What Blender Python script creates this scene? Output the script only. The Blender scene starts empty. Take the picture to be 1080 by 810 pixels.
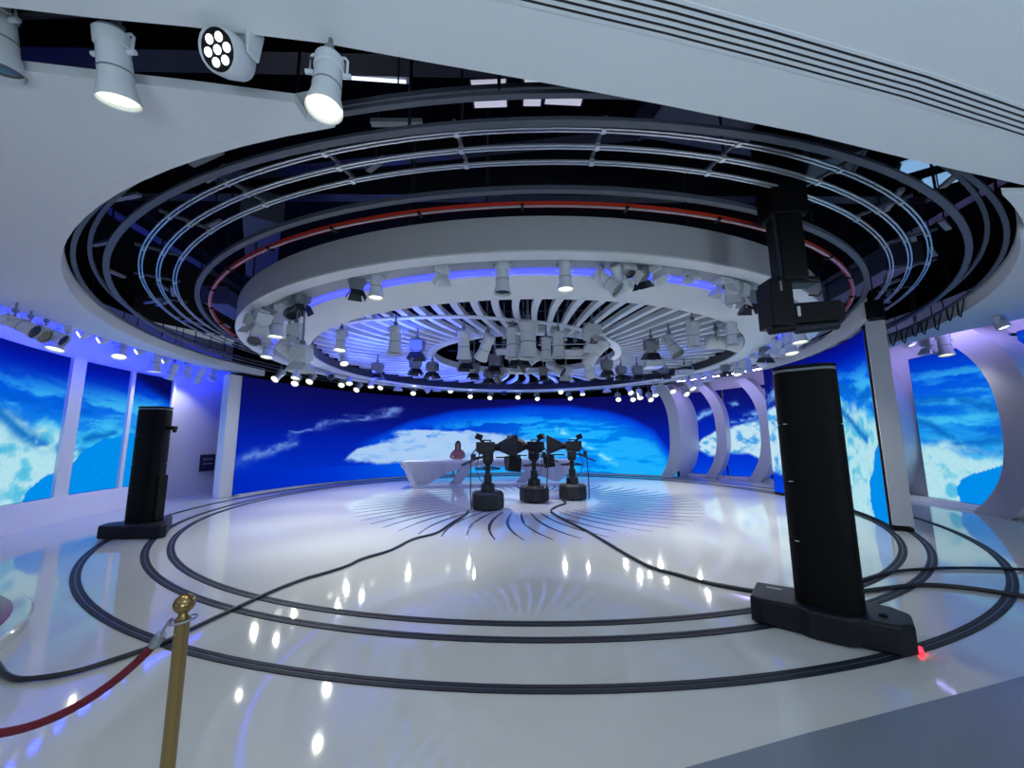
import bpy, bmesh, math, random
import numpy as np
from mathutils import Vector, Matrix, Euler

random.seed(7)
SC = bpy.context.scene
COL = SC.collection
R_ = math.radians
PI = math.pi


def lin(c):
    """sRGB 0-255 triple -> linear RGBA."""
    out = []
    for v in c:
        v = v / 255.0
        out.append(v / 12.92 if v <= 0.04045 else ((v + 0.055) / 1.055) ** 2.4)
    return (*out, 1.0)


def at(az, r, z=0.0):
    """A point in studio coordinates: the round stage's axis is the origin, azimuth 0 looks to the back wall, 90 to the right."""
    a = R_(az)
    return Vector((r * math.sin(a), r * math.cos(a), z))


# ------------------------------------------------------------------ materials
def mat(name, col, rough=0.5, metal=0.0, emit=None, estr=1.0, spec=0.5, noise=0.0, nscale=6.0, rough_var=0.0, coat=0.0):
    m = bpy.data.materials.new(name)
    m.use_nodes = True
    nt = m.node_tree
    b = nt.nodes['Principled BSDF']
    c = lin(col)
    b.inputs['Base Color'].default_value = c
    b.inputs['Roughness'].default_value = rough
    b.inputs['Metallic'].default_value = metal
    b.inputs['Specular IOR Level'].default_value = spec
    b.inputs['Coat Weight'].default_value = coat
    if emit:
        b.inputs['Emission Color'].default_value = lin(emit)
        b.inputs['Emission Strength'].default_value = estr
    if noise or rough_var:
        tc = nt.nodes.new('ShaderNodeTexCoord')
        n = nt.nodes.new('ShaderNodeTexNoise')
        n.inputs['Scale'].default_value = nscale
        n.inputs['Detail'].default_value = 4
        nt.links.new(tc.outputs['Object'], n.inputs['Vector'])
        if noise:
            mx = nt.nodes.new('ShaderNodeMix')
            mx.data_type = 'RGBA'
            mx.inputs['A'].default_value = tuple(v * (1 - noise) for v in c[:3]) + (1,)
            mx.inputs['B'].default_value = tuple(min(1, v * (1 + noise)) for v in c[:3]) + (1,)
            nt.links.new(n.outputs['Fac'], mx.inputs['Factor'])
            nt.links.new(mx.outputs['Result'], b.inputs['Base Color'])
        if rough_var:
            mr = nt.nodes.new('ShaderNodeMapRange')
            mr.inputs['To Min'].default_value = max(0.0, rough - rough_var)
            mr.inputs['To Max'].default_value = rough + rough_var
            nt.links.new(n.outputs['Fac'], mr.inputs['Value'])
            nt.links.new(mr.outputs['Result'], b.inputs['Roughness'])
    return m


M = dict(
    floor=mat('white_floor_resin', (192, 196, 196), 0.055, spec=0.7, noise=0.03, nscale=0.6, rough_var=0.015),
    floor2=mat('grey_floor_panel', (112, 122, 136), 0.22, noise=0.03, nscale=0.8),
    inlay=mat('dark_inlay', (52, 54, 84), 0.25),
    rail=mat('dark_floor_rail', (30, 36, 48), 0.6, spec=.2, noise=0.15, nscale=30),
    railgap=mat('rail_channel', (66, 74, 88), 0.5, metal=0.1, noise=0.1, nscale=30),
    white=mat('white_paint', (224, 226, 228), 0.5, noise=0.02, nscale=2),
    wall=mat('white_wall_paint', (222, 221, 226), 0.6, noise=0.02, nscale=2),
    ceiling=mat('ceiling_paint', (224, 226, 228), 0.65, noise=0.015, nscale=1.2),
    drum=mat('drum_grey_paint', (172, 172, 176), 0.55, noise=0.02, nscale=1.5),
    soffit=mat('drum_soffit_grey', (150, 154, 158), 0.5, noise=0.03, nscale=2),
    fin=mat('white_fin', (225, 228, 235), 0.4),
    black=mat('black_plastic', (9, 9, 12), 0.5, spec=.25, noise=0.2, nscale=25),
    tower=mat('black_satin', (3, 3, 5), 0.6, spec=.15, noise=0.15, nscale=12),
    towerbase=mat('black_base_enamel', (12, 16, 24), 0.5, spec=.3, noise=0.1, nscale=12),
    darkmetal=mat('dark_metal', (38, 40, 48), 0.4, metal=0.4, noise=0.15, nscale=20),
    void=mat('black_void', (4, 4, 5), 0.95, spec=.1),
    steel=mat('track_steel', (150, 158, 170), 0.35, metal=0.75, noise=0.1, nscale=20),
    tube=mat('track_tube', (196, 202, 210), 0.28, metal=0.6),
    greytrack=mat('grey_track', (76, 80, 92), 0.5, noise=0.1, nscale=15),
    red=mat('red_track', (190, 50, 30), 0.4, noise=0.15, nscale=15),
    duct=mat('duct_metal', (96, 104, 114), 0.5, metal=0.2, noise=0.1, nscale=4),
    lamp=mat('lamp_white', (208, 211, 215), 0.45, noise=0.04, nscale=20),
    lampgrey=mat('lamp_grey', (120, 124, 132), 0.45, noise=0.06, nscale=20),
    lens=mat('lit_lens', (255, 255, 235), 0.2, emit=(255, 255, 222), estr=1.7),
    lensoff=mat('unlit_lens', (38, 42, 52), 0.12, spec=0.7),
    cove=mat('blue_cove_light', (60, 60, 255), 0.4, emit=(52, 62, 255), estr=2.6),
    tubelight=mat('fluorescent_tube', (240, 244, 255), 0.3, emit=(225, 235, 255), estr=1.6),
    brass=mat('brass', (150, 126, 84), 0.26, metal=0.9, noise=0.08, nscale=30),
    rope=mat('red_velvet', (100, 8, 34), 0.85, noise=0.25, nscale=60),
    cable=mat('cable_rubber', (26, 30, 38), 0.5),
    desk=mat('white_desk_lacquer', (214, 212, 220), 0.3),
    rib=mat('desk_ribs', (190, 188, 204), 0.4),
    redtop=mat('dark_red_lacquer', (120, 24, 34), 0.2, spec=.3),
    platform=mat('platform_white', (190, 194, 200), 0.3),
    skin=mat('skin', (196, 148, 126), 0.55),
    pink=mat('pink_cloth', (168, 104, 112), 0.8, noise=0.1, nscale=30),
    hair=mat('dark_hair', (24, 17, 18), 0.5, noise=0.3, nscale=40),
    trousers=mat('dark_cloth', (40, 38, 48), 0.8),
    camera=mat('camera_grey_black', (15, 16, 18), 0.45, noise=0.3, nscale=20),
    pedestal=mat('pedestal_olive_black', (27, 28, 26), 0.5, noise=0.4, nscale=16),
    hood=mat('prompter_cloth', (26, 27, 30), 0.75),
    monitor=mat('monitor_glass', (16, 30, 34), 0.12),
    redled=mat('red_beacon', (255, 30, 40), 0.3, emit=(255, 30, 45), estr=5.0),
    sign=mat('dark_sign_face', (38, 44, 74), 0.4),
    signtext=mat('sign_white_letters', (190, 196, 220), 0.5),
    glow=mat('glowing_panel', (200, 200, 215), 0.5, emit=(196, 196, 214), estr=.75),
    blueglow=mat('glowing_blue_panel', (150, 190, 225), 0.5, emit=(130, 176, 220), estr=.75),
    conduit=mat('conduit_grey', (130, 134, 142), 0.5, noise=.1, nscale=8),
    whitemark=mat('white_mark', (200, 205, 210), 0.5),
)


# ------------------------------------------------------------------ mesh builder
class MB:
    def __init__(self):
        self.v, self.f = [], []

    def add(self, verts, faces, mtx=None):
        k = len(self.v)
        for p in verts:
            self.v.append(tuple(mtx @ Vector(p)) if mtx is not None else tuple(p))
        self.f += [tuple(i + k for i in f) for f in faces]
        return self

    def box(self, c, s, rot=None):
        x, y, z = (d / 2 for d in s)
        vs = [(-x, -y, -z), (x, -y, -z), (x, y, -z), (-x, y, -z), (-x, -y, z), (x, -y, z), (x, y, z), (-x, y, z)]
        m = Matrix.Translation(c) @ (Euler(rot).to_matrix().to_4x4() if rot else Matrix())
        return self.add(vs, [(3, 2, 1, 0), (4, 5, 6, 7), (0, 1, 5, 4), (1, 2, 6, 5), (2, 3, 7, 6), (3, 0, 4, 7)], m)

    def prism(self, poly, z0, z1, mtx=None):
        """poly: CCW xy outline."""
        n = len(poly)
        vs = [(x, y, z0) for x, y in poly] + [(x, y, z1) for x, y in poly]
        fs = [tuple(range(n - 1, -1, -1)), tuple(range(n, 2 * n))] + [(i, (i + 1) % n, n + (i + 1) % n, n + i) for i in range(n)]
        return self.add(vs, fs, mtx)

    def loft(self, rings, cap=True, closed=True, mtx=None):
        """rings: equal-length loops of points, joined one to the next."""
        n = len(rings[0])
        vs = [p for r in rings for p in r]
        fs = []
        for a in range(len(rings) - 1):
            for i in range(n if closed else n - 1):
                j = (i + 1) % n
                fs.append((a * n + i, a * n + j, (a + 1) * n + j, (a + 1) * n + i))
        if cap and closed:
            fs.append(tuple(range(n - 1, -1, -1)))
            fs.append(tuple(range((len(rings) - 1) * n, len(rings) * n)))
        return self.add(vs, fs, mtx)

    def lathe(self, prof, n=20, mtx=None, cap=True):
        """prof: (radius, z) from bottom to top, round z."""
        rings = [[(r * math.cos(2 * PI * i / n), r * math.sin(2 * PI * i / n), z) for i in range(n)] for r, z in prof]
        return self.loft(rings, cap, True, mtx)

    def cyl(self, a, b, r, n=12, r2=None):
        a, b = Vector(a), Vector(b)
        d = b - a
        m = Matrix.Translation(a) @ d.to_track_quat('Z', 'Y').to_matrix().to_4x4()
        return self.lathe([(r, 0), (r2 if r2 is not None else r, d.length)], n, m)

    def tube(self, pts, r, n=8, cap=True):
        pts = [Vector(p) for p in pts]
        rings = []
        up = Vector((0, 0, 1))
        for i, p in enumerate(pts):
            t = (pts[min(i + 1, len(pts) - 1)] - pts[max(i - 1, 0)]).normalized()
            s = t.cross(up)
            if s.length < 1e-3:
                s = t.cross(Vector((1, 0, 0)))
            s.normalize()
            w = s.cross(t)
            rings.append([p + r * (math.cos(2 * PI * k / n) * s + math.sin(2 * PI * k / n) * w) for k in range(n)])
        return self.loft(rings, cap)

    def arc(self, prof, a0, a1, n=None, closed_prof=True):
        """Sweep a closed (radius, z) outline round the stage axis from azimuth a0 to a1."""
        full = abs(a1 - a0) >= 359.9
        n = n or max(3, int(abs(a1 - a0) / 2.5))
        k = len(prof)
        vs, fs = [], []
        steps = n if full else n + 1
        for i in range(steps):
            az = a0 + (a1 - a0) * i / n
            vs += [tuple(at(az, r, z)) for r, z in prof]
        for i in range(n):
            a, b = i * k, ((i + 1) % steps) * k
            for j in range(k if closed_prof else k - 1):
                fs.append((a + j, a + (j + 1) % k, b + (j + 1) % k, b + j))
        if not full and closed_prof:
            fs.append(tuple(range(k)))
            fs.append(tuple(range(n * k + k - 1, n * k - 1, -1)))
        return self.add(vs, fs)

    def ring(self, r0, r1, z0, z1, a0=0, a1=360, n=None):
        return self.arc([(r0, z0), (r1, z0), (r1, z1), (r0, z1)], a0, a1, n)

    def sphere(self, c, r, n=14, sq=(1, 1, 1)):
        rings = []
        for i in range(1, n):
            th = PI * i / n
            rings.append([(r * sq[0] * math.sin(th) * math.cos(2 * PI * k / n), r * sq[1] * math.sin(th) * math.sin(2 * PI * k / n), -r * sq[2] * math.cos(th)) for k in range(n)])
        return self.loft(rings, True, True, Matrix.Translation(c))

    def build(self, name, material, parent=None, smooth=35, bevel=0.0, seg=2, loc=None):
        me = bpy.data.meshes.new(name)
        me.from_pydata([tuple(p) for p in self.v], [], self.f)
        me.validate()
        bm = bmesh.new()
        bm.from_mesh(me)
        bmesh.ops.remove_doubles(bm, verts=bm.verts, dist=1e-5)
        bmesh.ops.recalc_face_normals(bm, faces=bm.faces)
        bm.to_mesh(me)
        bm.free()
        if smooth:
            me.polygons.foreach_set('use_smooth', [True] * len(me.polygons))
            me.set_sharp_from_angle(angle=R_(smooth))
        me.materials.append(material)
        o = bpy.data.objects.new(name, me)
        COL.objects.link(o)
        if parent:
            o.parent = parent
        if loc is not None:
            o.location = loc
        if bevel:
            b = o.modifiers.new('soft_edges', 'BEVEL')
            b.width = bevel
            b.segments = seg
            b.limit_method = 'ANGLE'
            b.angle_limit = R_(40)
        return o


def tag(o, label, cat, group=None, kind=None):
    o['label'] = label
    o['category'] = cat
    if group:
        o['group'] = group
    if kind:
        o['kind'] = kind
    return o


def structure(o, label=None, cat=None):
    o['kind'] = 'structure'
    if label:
        o['label'] = label
        o['category'] = cat
    return o


def empty(name, loc, rz=0.0):
    o = bpy.data.objects.new(name, None)
    o.empty_display_size = 0.2
    COL.objects.link(o)
    o.location = loc
    o.rotation_euler = (0, 0, rz)
    return o


def thing(name, label, cat, loc=(0, 0, 0), rz=0.0, group=None):
    return tag(empty(name, loc, rz), label, cat, group)


def copy_tree(o, parent=None):
    c = o.copy()
    COL.objects.link(c)
    if parent:
        c.parent = parent
    for ch in list(o.children):
        copy_tree(ch, c)
    return c


ORD = ['first', 'second', 'third', 'fourth', 'fifth', 'sixth', 'seventh', 'eighth', 'ninth', 'tenth', 'eleventh', 'twelfth', 'thirteenth',
       'fourteenth', 'fifteenth', 'sixteenth', 'seventeenth', 'eighteenth', 'nineteenth', 'twentieth', 'twenty-first', 'twenty-second', 'twenty-third',
       'twenty-fourth', 'twenty-fifth', 'twenty-sixth', 'twenty-seventh', 'twenty-eighth', 'twenty-ninth', 'thirtieth', 'thirty-first', 'thirty-second',
       'thirty-third', 'thirty-fourth', 'thirty-fifth', 'thirty-sixth']


# ------------------------------------------------------------------ pictures on the LED screens
def _hash(ix, iy, seed):
    h = (ix.astype(np.int64) * 374761393 + iy.astype(np.int64) * 668265263 + seed * 974634777) & 0x7FFFFFFF
    h = ((h ^ (h >> 13)) * 1274126177) & 0x7FFFFFFF
    return ((h ^ (h >> 16)) & 0xFFFF) / 65535.0


def vnoise(x, y, seed=0):
    ix, iy = np.floor(x), np.floor(y)
    fx, fy = x - ix, y - iy
    fx, fy = fx * fx * (3 - 2 * fx), fy * fy * (3 - 2 * fy)
    a, b = _hash(ix, iy, seed), _hash(ix + 1, iy, seed)
    c, d = _hash(ix, iy + 1, seed), _hash(ix + 1, iy + 1, seed)
    return (a * (1 - fx) + b * fx) * (1 - fy) + (c * (1 - fx) + d * fx) * fy


def fbm(x, y, seed=0, octs=5):
    s, a, t = 0, 0.5, 0
    for o in range(octs):
        s = s + a * vnoise(x * 2 ** o, y * 2 ** o, seed + o * 17)
        t += a
        a *= 0.55
    return s / t


def inside(px, py, poly):
    r = np.zeros(px.shape, bool)
    n = len(poly)
    for i in range(n):
        x0, y0 = poly[i]
        x1, y1 = poly[(i + 1) % n]
        if y0 == y1:
            continue
        c = ((y0 > py) != (y1 > py)) & (px < (x1 - x0) * (py - y0) / (y1 - y0) + x0)
        r ^= c
    return r


def pdist(px, py, line):
    d = np.full(px.shape, 1e9)
    for (x0, y0), (x1, y1) in zip(line[:-1], line[1:]):
        dx, dy = x1 - x0, y1 - y0
        t = np.clip(((px - x0) * dx + (py - y0) * dy) / (dx * dx + dy * dy), 0, 1)
        d = np.minimum(d, np.hypot(px - x0 - t * dx, py - y0 - t * dy))
    return d


def C3(c):
    return np.array(c, float)


def mixc(a, b, t):
    t = np.clip(t, 0, 1)[..., None]
    return a * (1 - t) + b * t


def ramp(t, stops):
    xs = [s[0] for s in stops]
    return np.stack([np.interp(t, xs, [s[1][k] for s in stops]) for k in range(3)], -1)


def smooth(a, b, x):
    t = np.clip((x - a) / (b - a), 0, 1)
    return t * t * (3 - 2 * t)


K = 0.15  # metres of arc per degree on the walls: keeps noise cells square


def pic_back(az, z):
    x = az * K
    wx = x + 0.5 * (fbm(x * 1.3, z * 1.3, 1) - 0.5)
    wz = z + 0.3 * (fbm(x * 1.3 + 9, z * 1.3, 2) - 0.5) + 0.5 * (fbm(x * .7, z * 6, 3) - .5) * smooth(.9, 1.8, z)
    col = ramp(z, [(0, (0, 62, 215)), (0.7, (0, 44, 190)), (1.7, (2, 30, 165)), (2.6, (8, 18, 118)), (3.6, (12, 12, 84))])
    zl = np.interp(az, [-60, -45, -37.8, -22.8, 2.1, 15, 26.6, 34, 40.7, 46], [1.3, 2.05, 2.55, 3.12, 3.42, 3.32, 3.02, 2.65, 2.1, 1.0])
    d = zl - z
    right = smooth(-35, 25, az)
    globe = ramp(d, [(0, (6, 30, 170)), (0.35, (0, 78, 226)), (0.9, (6, 126, 242)), (1.6, (24, 158, 250)), (3.2, (4, 140, 244))])
    globe = mixc(globe, C3((0, 168, 255)) * np.ones_like(globe), right * smooth(0.3, 1.2, d) * 0.85)
    streak = fbm(x * 0.55 + 0.8 * wz, wz * 4.2 - x * 0.25, 5, 6)
    globe = mixc(globe, C3((0, 52, 200)) * np.ones_like(globe), smooth(0.46, 0.60, streak) * 0.9 * (1 - 0.65 * right) * smooth(0.2, 0.6, d))
    globe = mixc(globe, C3((80, 190, 252)) * np.ones_like(globe), smooth(0.55, 0.40, streak) * 0.35 * smooth(0.5, 1.0, d))
    col = mixc(col, globe, smooth(-0.05, 0.18, d) * smooth(-58, -44, az + 9 * (z - 1.6)))
    # the white continent and the bay under it
    land = [(-56.5 * K, .98), (-51.8 * K, 1.32), (-44 * K, 1.66), (-38 * K, 2.08), (-30 * K, 2.2), (-20 * K, 2.2), (-10 * K, 1.95), (0, 1.78), (12 * K, 1.3),
            (16 * K, .9), (3 * K, .45), (-22 * K, .4), (-38 * K, .55), (-47 * K, .66), (-53 * K, .72)]
    lm = sum(inside(wx + dx, wz + dz + .5 * (fbm(x * .9 + dx * 40, z * 7, 50 + k) - .5) * smooth(1.2, 2.0, z), land).astype(float) for k, (dx, dz) in enumerate(((0, 0), (.07, .03), (-.06, .05), (.03, -.05), (-.1, -.03), (.12, .06)))) / 6.0
    lcol = mixc(C3((168, 203, 244)) * np.ones_like(col), C3((100, 164, 238)) * np.ones_like(col), smooth(.48, .8, fbm(x * 1.6, wz * 5, 8)) * .6)
    lcol = mixc(lcol, C3((20, 110, 228)) * np.ones_like(col), smooth(0.55, 0.72, fbm(x * 0.9, wz * 5.5 - x * .4, 12)) * smooth(1.4, 1.9, z) * .9)
    lcol = mixc(lcol, C3((40, 168, 250)) * np.ones_like(col), smooth(-6, 14, az) * .8)
    col = mixc(col, lcol, lm)
    bay = (z < 0.62 + .12 * (wz - z)) & (az < -30) & (lm < .5)
    col = np.where(bay[..., None], ramp(az, [(-90, (0, 36, 178)), (-60, (0, 50, 205)), (-40, (0, 84, 232))]), col)
    for line, w in (([(-86 * K, 0.98), (-78 * K, 1.3), (-70 * K, 1.68)], .14), ([(-64.5 * K, 2.12), (-52 * K, 2.56), (-40.5 * K, 2.97)], .13), ([(-72 * K, 1.85), (-66 * K, 2.05)], .06)):
        dd = pdist(wx, wz, line)
        g = np.exp(-(dd / w) ** 2) * (.35 + .65 * smooth(.32, .62, fbm(x * 2.2, wz * 6 - x * 1.2, 21)))
        col = mixc(col, C3((118, 156, 226)) * np.ones_like(col), g * .8)
    dd = pdist(wx, wz, [(11 * K, 2.05), (16 * K, 1.55), (22 * K, 1.08), (29 * K, .5)])
    col = mixc(col, C3((150, 232, 252)) * np.ones_like(col), np.exp(-(dd / .11) ** 2) * smooth(.3, .6, fbm(x * 3, z * 5, 23)) * .9)
    return col


def pic_close(az, z, land_top, bay, streak, az_mid, sky=(3.2, 2.7), limb=None):
    """The earth seen closer: dark sky, cyan cloud bands, pale land and a round blue bay."""
    x = az * K
    wx = x + 0.3 * (fbm(x * 1.6, z * 1.6, 31) - 0.5)
    wz = z + 0.3 * (fbm(x * 1.6 + 5, z * 1.6, 32) - 0.5)
    col = ramp(z, [(0.0, (20, 150, 236)), (1.6, (28, 150, 236)), (2.1, (14, 122, 232)), (sky[1], (0, 82, 222)), (sky[0], (2, 24, 168)), (sky[0] + .4, (8, 10, 110))])
    b = fbm(x * 0.7, wz * 4.5 + x * .35, 33, 6)
    col = mixc(col, C3((70, 196, 244)) * np.ones_like(col), smooth(.46, .66, b) * smooth(sky[0] - .1, sky[1] - .3, z) * .85)
    col = mixc(col, C3((0, 86, 206)) * np.ones_like(col), smooth(.46, .3, b) * smooth(sky[0], sky[1] - .3, z) * .6)
    lt = np.interp(az, [p[0] for p in land_top], [p[1] for p in land_top])
    n = fbm(x * 1.8, wz * 2.6, 35)
    lm = smooth(-.15, .2, lt - z + .7 * (n - .5))
    lcol = mixc(C3((176, 224, 236)) * np.ones_like(col), C3((84, 188, 224)) * np.ones_like(col), smooth(.5, .75, fbm(x * 3, wz * 4, 36)))
    col = mixc(col, lcol, lm)
    for s, w in streak:
        dd = pdist(wx, wz, [(a * K, c) for a, c in s])
        col = mixc(col, C3((8, 104, 196)) * np.ones_like(col), np.exp(-(dd / w) ** 2) * smooth(.25, .5, fbm(x * 3, z * 4, 38)) * .9)
    bm_ = inside(x + .06 * (n - .5), z + .1 * (n - .5), [(a * K, c) for a, c in bay])
    col = np.where(bm_[..., None], C3((0, 140, 234)), col)
    if limb:
        ll = np.interp(az, [p[0] for p in limb], [p[1] for p in limb])
        col = mixc(col, C3((6, 10, 84)) * np.ones_like(col), smooth(-.12, .25, z - ll))
    return col


def pic_left(az, z):
    return pic_close(az, z, [(-125, 2.5), (-112, 2.2), (-106, 1.8), (-103, 1.45), (-98, 1.3), (-88, 1.0)],
                     [(-111, .3), (-110.2, .72), (-108.1, .95), (-104.8, 1.1), (-103.6, 1.36), (-100.7, 1.66), (-96.9, 1.78), (-88, 1.95), (-88, .3)],
                     [([(-117, 2.25), (-112.7, 1.92), (-109, 1.58)], .12), ([(-107, 1.5), (-104, 1.72), (-99, 1.86)], .1)], -104,
                     limb=[(-125, 3.9), (-99, 3.45), (-96.5, 3.25), (-93.6, 3.0), (-90, 2.72)])


def pic_moving(az, z):
    near = pic_close(az, z, [(80, 1.4), (95, 2.0), (105, 2.5), (112, 2.1), (121, 1.7)],
                     [(122, .0), (112.4, .0), (111.6, .35), (112.2, .75), (114.3, 1.0), (116, 1.35), (118, 1.5), (122, 1.6)],
                     [([(104, 2.25), (108, 1.95), (113, 1.6)], .1), ([(106, 2.7), (116, 2.4)], .12)], 110, sky=(3.35, 2.9))
    far = pic_niche(az + 2.0, z, 83, 92)
    t = smooth(88, 98, az)
    return mixc(far, near, t)


def pic_niche(az, z, a0, a1):
    x = az * K
    wx = x + 0.25 * (fbm(x * 2, z * 2, 41) - 0.5)
    wz = z + 0.3 * (fbm(x * 2 + 4, z * 2, 42) - 0.5)
    col = ramp(z, [(0, (0, 70, 228)), (.9, (0, 48, 204)), (2.2, (4, 36, 176)), (3.0, (10, 22, 124)), (3.7, (14, 16, 96))])
    top = np.interp(az, [47.5, 48.5, 51, 53, 56, 60, 64, 90], [1.3, 1.5, 1.78, 1.9, 1.98, 2.25, 2.4, 2.5])
    bot = np.interp(az, [47.5, 48.5, 50.5, 54, 58, 60, 63, 66, 90], [1.25, 1.05, .86, .95, 1.05, 1.05, .72, .6, .6])
    lm = smooth(-.08, .08, top - wz) * smooth(-.08, .08, wz - bot)
    lc = mixc(C3((190, 224, 242)) * np.ones_like(col), C3((70, 160, 226)) * np.ones_like(col), smooth(.5, .72, fbm(x * 4, wz * 5, 44)))
    col = mixc(col, lc, lm)
    for line, w in (([(46.5 * K, 2.38), (52 * K, 2.75), (58 * K, 3.05)], .1), ([(57 * K, 2.35), (62 * K, 2.55), (70 * K, 2.9)], .16), ([(80 * K, 2.6), (86 * K, 2.9)], .2)):
        col = mixc(col, C3((120, 176, 240)) * np.ones_like(col), np.exp(-(pdist(wx, wz, line) / w) ** 2) * smooth(.35, .6, fbm(x * 3, wz * 6, 46)))
    return col


def pic_small(az, z):
    return pic_niche(az, z, 0, 0)


def pic_big(az, z):
    return pic_close(az, z, [(90, 1.6), (96, 1.55), (100, 1.35), (104, 1.3), (118, 1.6)],
                     [(96.6, .1), (96.4, .4), (97.3, .62), (99, .78), (101, .88), (103.7, 1.05), (108, 1.2), (108, .1)],
                     [([(91.5, 2.05), (94, 1.85), (97, 1.55)], .1), ([(97.5, 1.42), (104.5, 1.52)], .1), ([(92, 2.5), (98, 2.45), (105, 2.1)], .1)], 98, sky=(3.95, 3.0))


def led_material():
    m = bpy.data.materials.new('led_picture')
    m.use_nodes = True
    nt = m.node_tree
    nt.nodes.clear()
    out = nt.nodes.new('ShaderNodeOutputMaterial')
    em = nt.nodes.new('ShaderNodeEmission')
    at_ = nt.nodes.new('ShaderNodeAttribute')
    at_.attribute_name = 'picture'
    tc = nt.nodes.new('ShaderNodeTexCoord')
    nz = nt.nodes.new('ShaderNodeTexNoise')
    nz.inputs['Scale'].default_value = 14
    nz.inputs['Detail'].default_value = 5
    mr = nt.nodes.new('ShaderNodeMapRange')
    mr.inputs['To Min'].default_value = 0.88
    mr.inputs['To Max'].default_value = 1.12
    mul = nt.nodes.new('ShaderNodeVectorMath')
    mul.operation = 'SCALE'
    nt.links.new(tc.outputs['Object'], nz.inputs['Vector'])
    nt.links.new(nz.outputs['Fac'], mr.inputs['Value'])
    nt.links.new(at_.outputs['Color'], mul.inputs[0])
    nt.links.new(mr.outputs['Result'], mul.inputs['Scale'])
    nt.links.new(mul.outputs['Vector'], em.inputs['Color'])
    em.inputs['Strength'].default_value = 1.0
    nt.links.new(em.outputs['Emission'], out.inputs['Surface'])
    return m


M['led'] = led_material()


def led(name, R, a0, a1, z0, z1, pic, parent=None, step=0.035):
    """A curved LED face on radius R with the picture stored per vertex."""
    n = max(8, int(abs(R_(a1 - a0)) * R / step))
    m = max(8, int((z1 - z0) / step))
    A, Z = np.meshgrid(np.linspace(a0, a1, n + 1), np.linspace(z0, z1, m + 1))
    rgb = np.clip(pic(A, Z), 0, 255) / 255.0
    rgb = np.where(rgb <= 0.04045, rgb / 12.92, ((rgb + 0.055) / 1.055) ** 2.4)
    ar = np.radians(A)
    co = np.stack([R * np.sin(ar), R * np.cos(ar), Z], -1).reshape(-1, 3)
    idx = np.arange((n + 1) * (m + 1)).reshape(m + 1, n + 1)
    fs = np.stack([idx[:-1, :-1], idx[1:, :-1], idx[1:, 1:], idx[:-1, 1:]], -1).reshape(-1, 4)
    me = bpy.data.meshes.new(name)
    me.from_pydata(co.tolist(), [], fs.tolist())
    at_ = me.color_attributes.new('picture', 'FLOAT_COLOR', 'POINT')
    at_.data.foreach_set('color', np.concatenate([rgb.reshape(-1, 3), np.ones((len(co), 1))], 1).astype(np.float32).ravel())
    me.materials.append(M['led'])
    o = bpy.data.objects.new(name, me)
    COL.objects.link(o)
    if parent:
        o.parent = parent
    return o

# ================================================================== SETTING
CZ = 3.75       # underside of the white ceiling
# floor
structure(MB().prism([(14.5 * math.cos(2 * PI * i / 96), 14.5 * math.sin(2 * PI * i / 96) - 1.5) for i in range(96)], -0.2, 0).build('floor', M['floor'], smooth=0), 'glossy white resin studio floor mirroring the screens', 'floor')
structure(MB().prism([(-0.6, -9.26), (0.8, -8.8), (1.5, -8.57), (2.58, -8.24), (3.31, -8.01), (6.4, -7.05), (9.2, -9), (7, -14), (-0.6, -14)][::1], 0.0005, 0.006).build('floor_front', M['floor2'], smooth=0), 'duller grey floor panel crossing the near corner of the white floor', 'floor')

# dark shell above and behind everything
structure(MB().ring(9.0, 9.3, -0.2, 6.4, -84, 41).build('wall_back', M['void']), 'black wall behind the large curved screen', 'wall')
structure(MB().prism([(16 * math.cos(2 * PI * i / 48), 16 * math.sin(2 * PI * i / 48) - 2) for i in range(48)], 6.4, 6.6).build('roof_slab', M['void'], smooth=0), 'black studio roof high above the lighting tracks', 'roof')
structure(MB().ring(13.2, 13.4, 3.9, 6.4, 46, 276).build('wall_upper', M['void']), 'black upper wall round the lighting void', 'wall')

# side walls on radius 10.2
structure(MB().ring(10.3, 10.6, -0.2, 4.9, -136, -70).build('wall_left', M['wall']), 'white curved wall that carries three tall screens', 'wall')
structure(MB().ring(10.3, 10.6, -0.2, 4.9, 40, 150).build('wall_right', M['wall']), 'white curved wall with niches and bowed ribs', 'wall')
structure(MB().arc([(10.0, 0), (10.3, 0), (10.3, 0.49), (10.12, 0.49)], -136, -90).build('baseboard_left', M['wall']), 'white sloping plinth under the tall screens', 'baseboard')
structure(MB().arc([(9.95, 0), (10.3, 0), (10.3, 0.1), (10.05, 0.1)], 44, 140).build('baseboard_right', M['wall']), 'low white plinth along the ribbed wall', 'baseboard')
structure(MB().ring(8.55, 9.0, 0, 0.045, -84.5, 45).build('baseboard_back', M['white']), 'thin white kerb below the large curved screen', 'baseboard')
structure(MB().box((0, 0, 1.81), (0.40, 0.26, 3.62)).build('column_left', M['white'], bevel=0.01, loc=at(-86.2, 8.88)), 'white square column at the end of the large screen', 'column').rotation_euler = (0, 0, R_(86.6 - 14))

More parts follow.
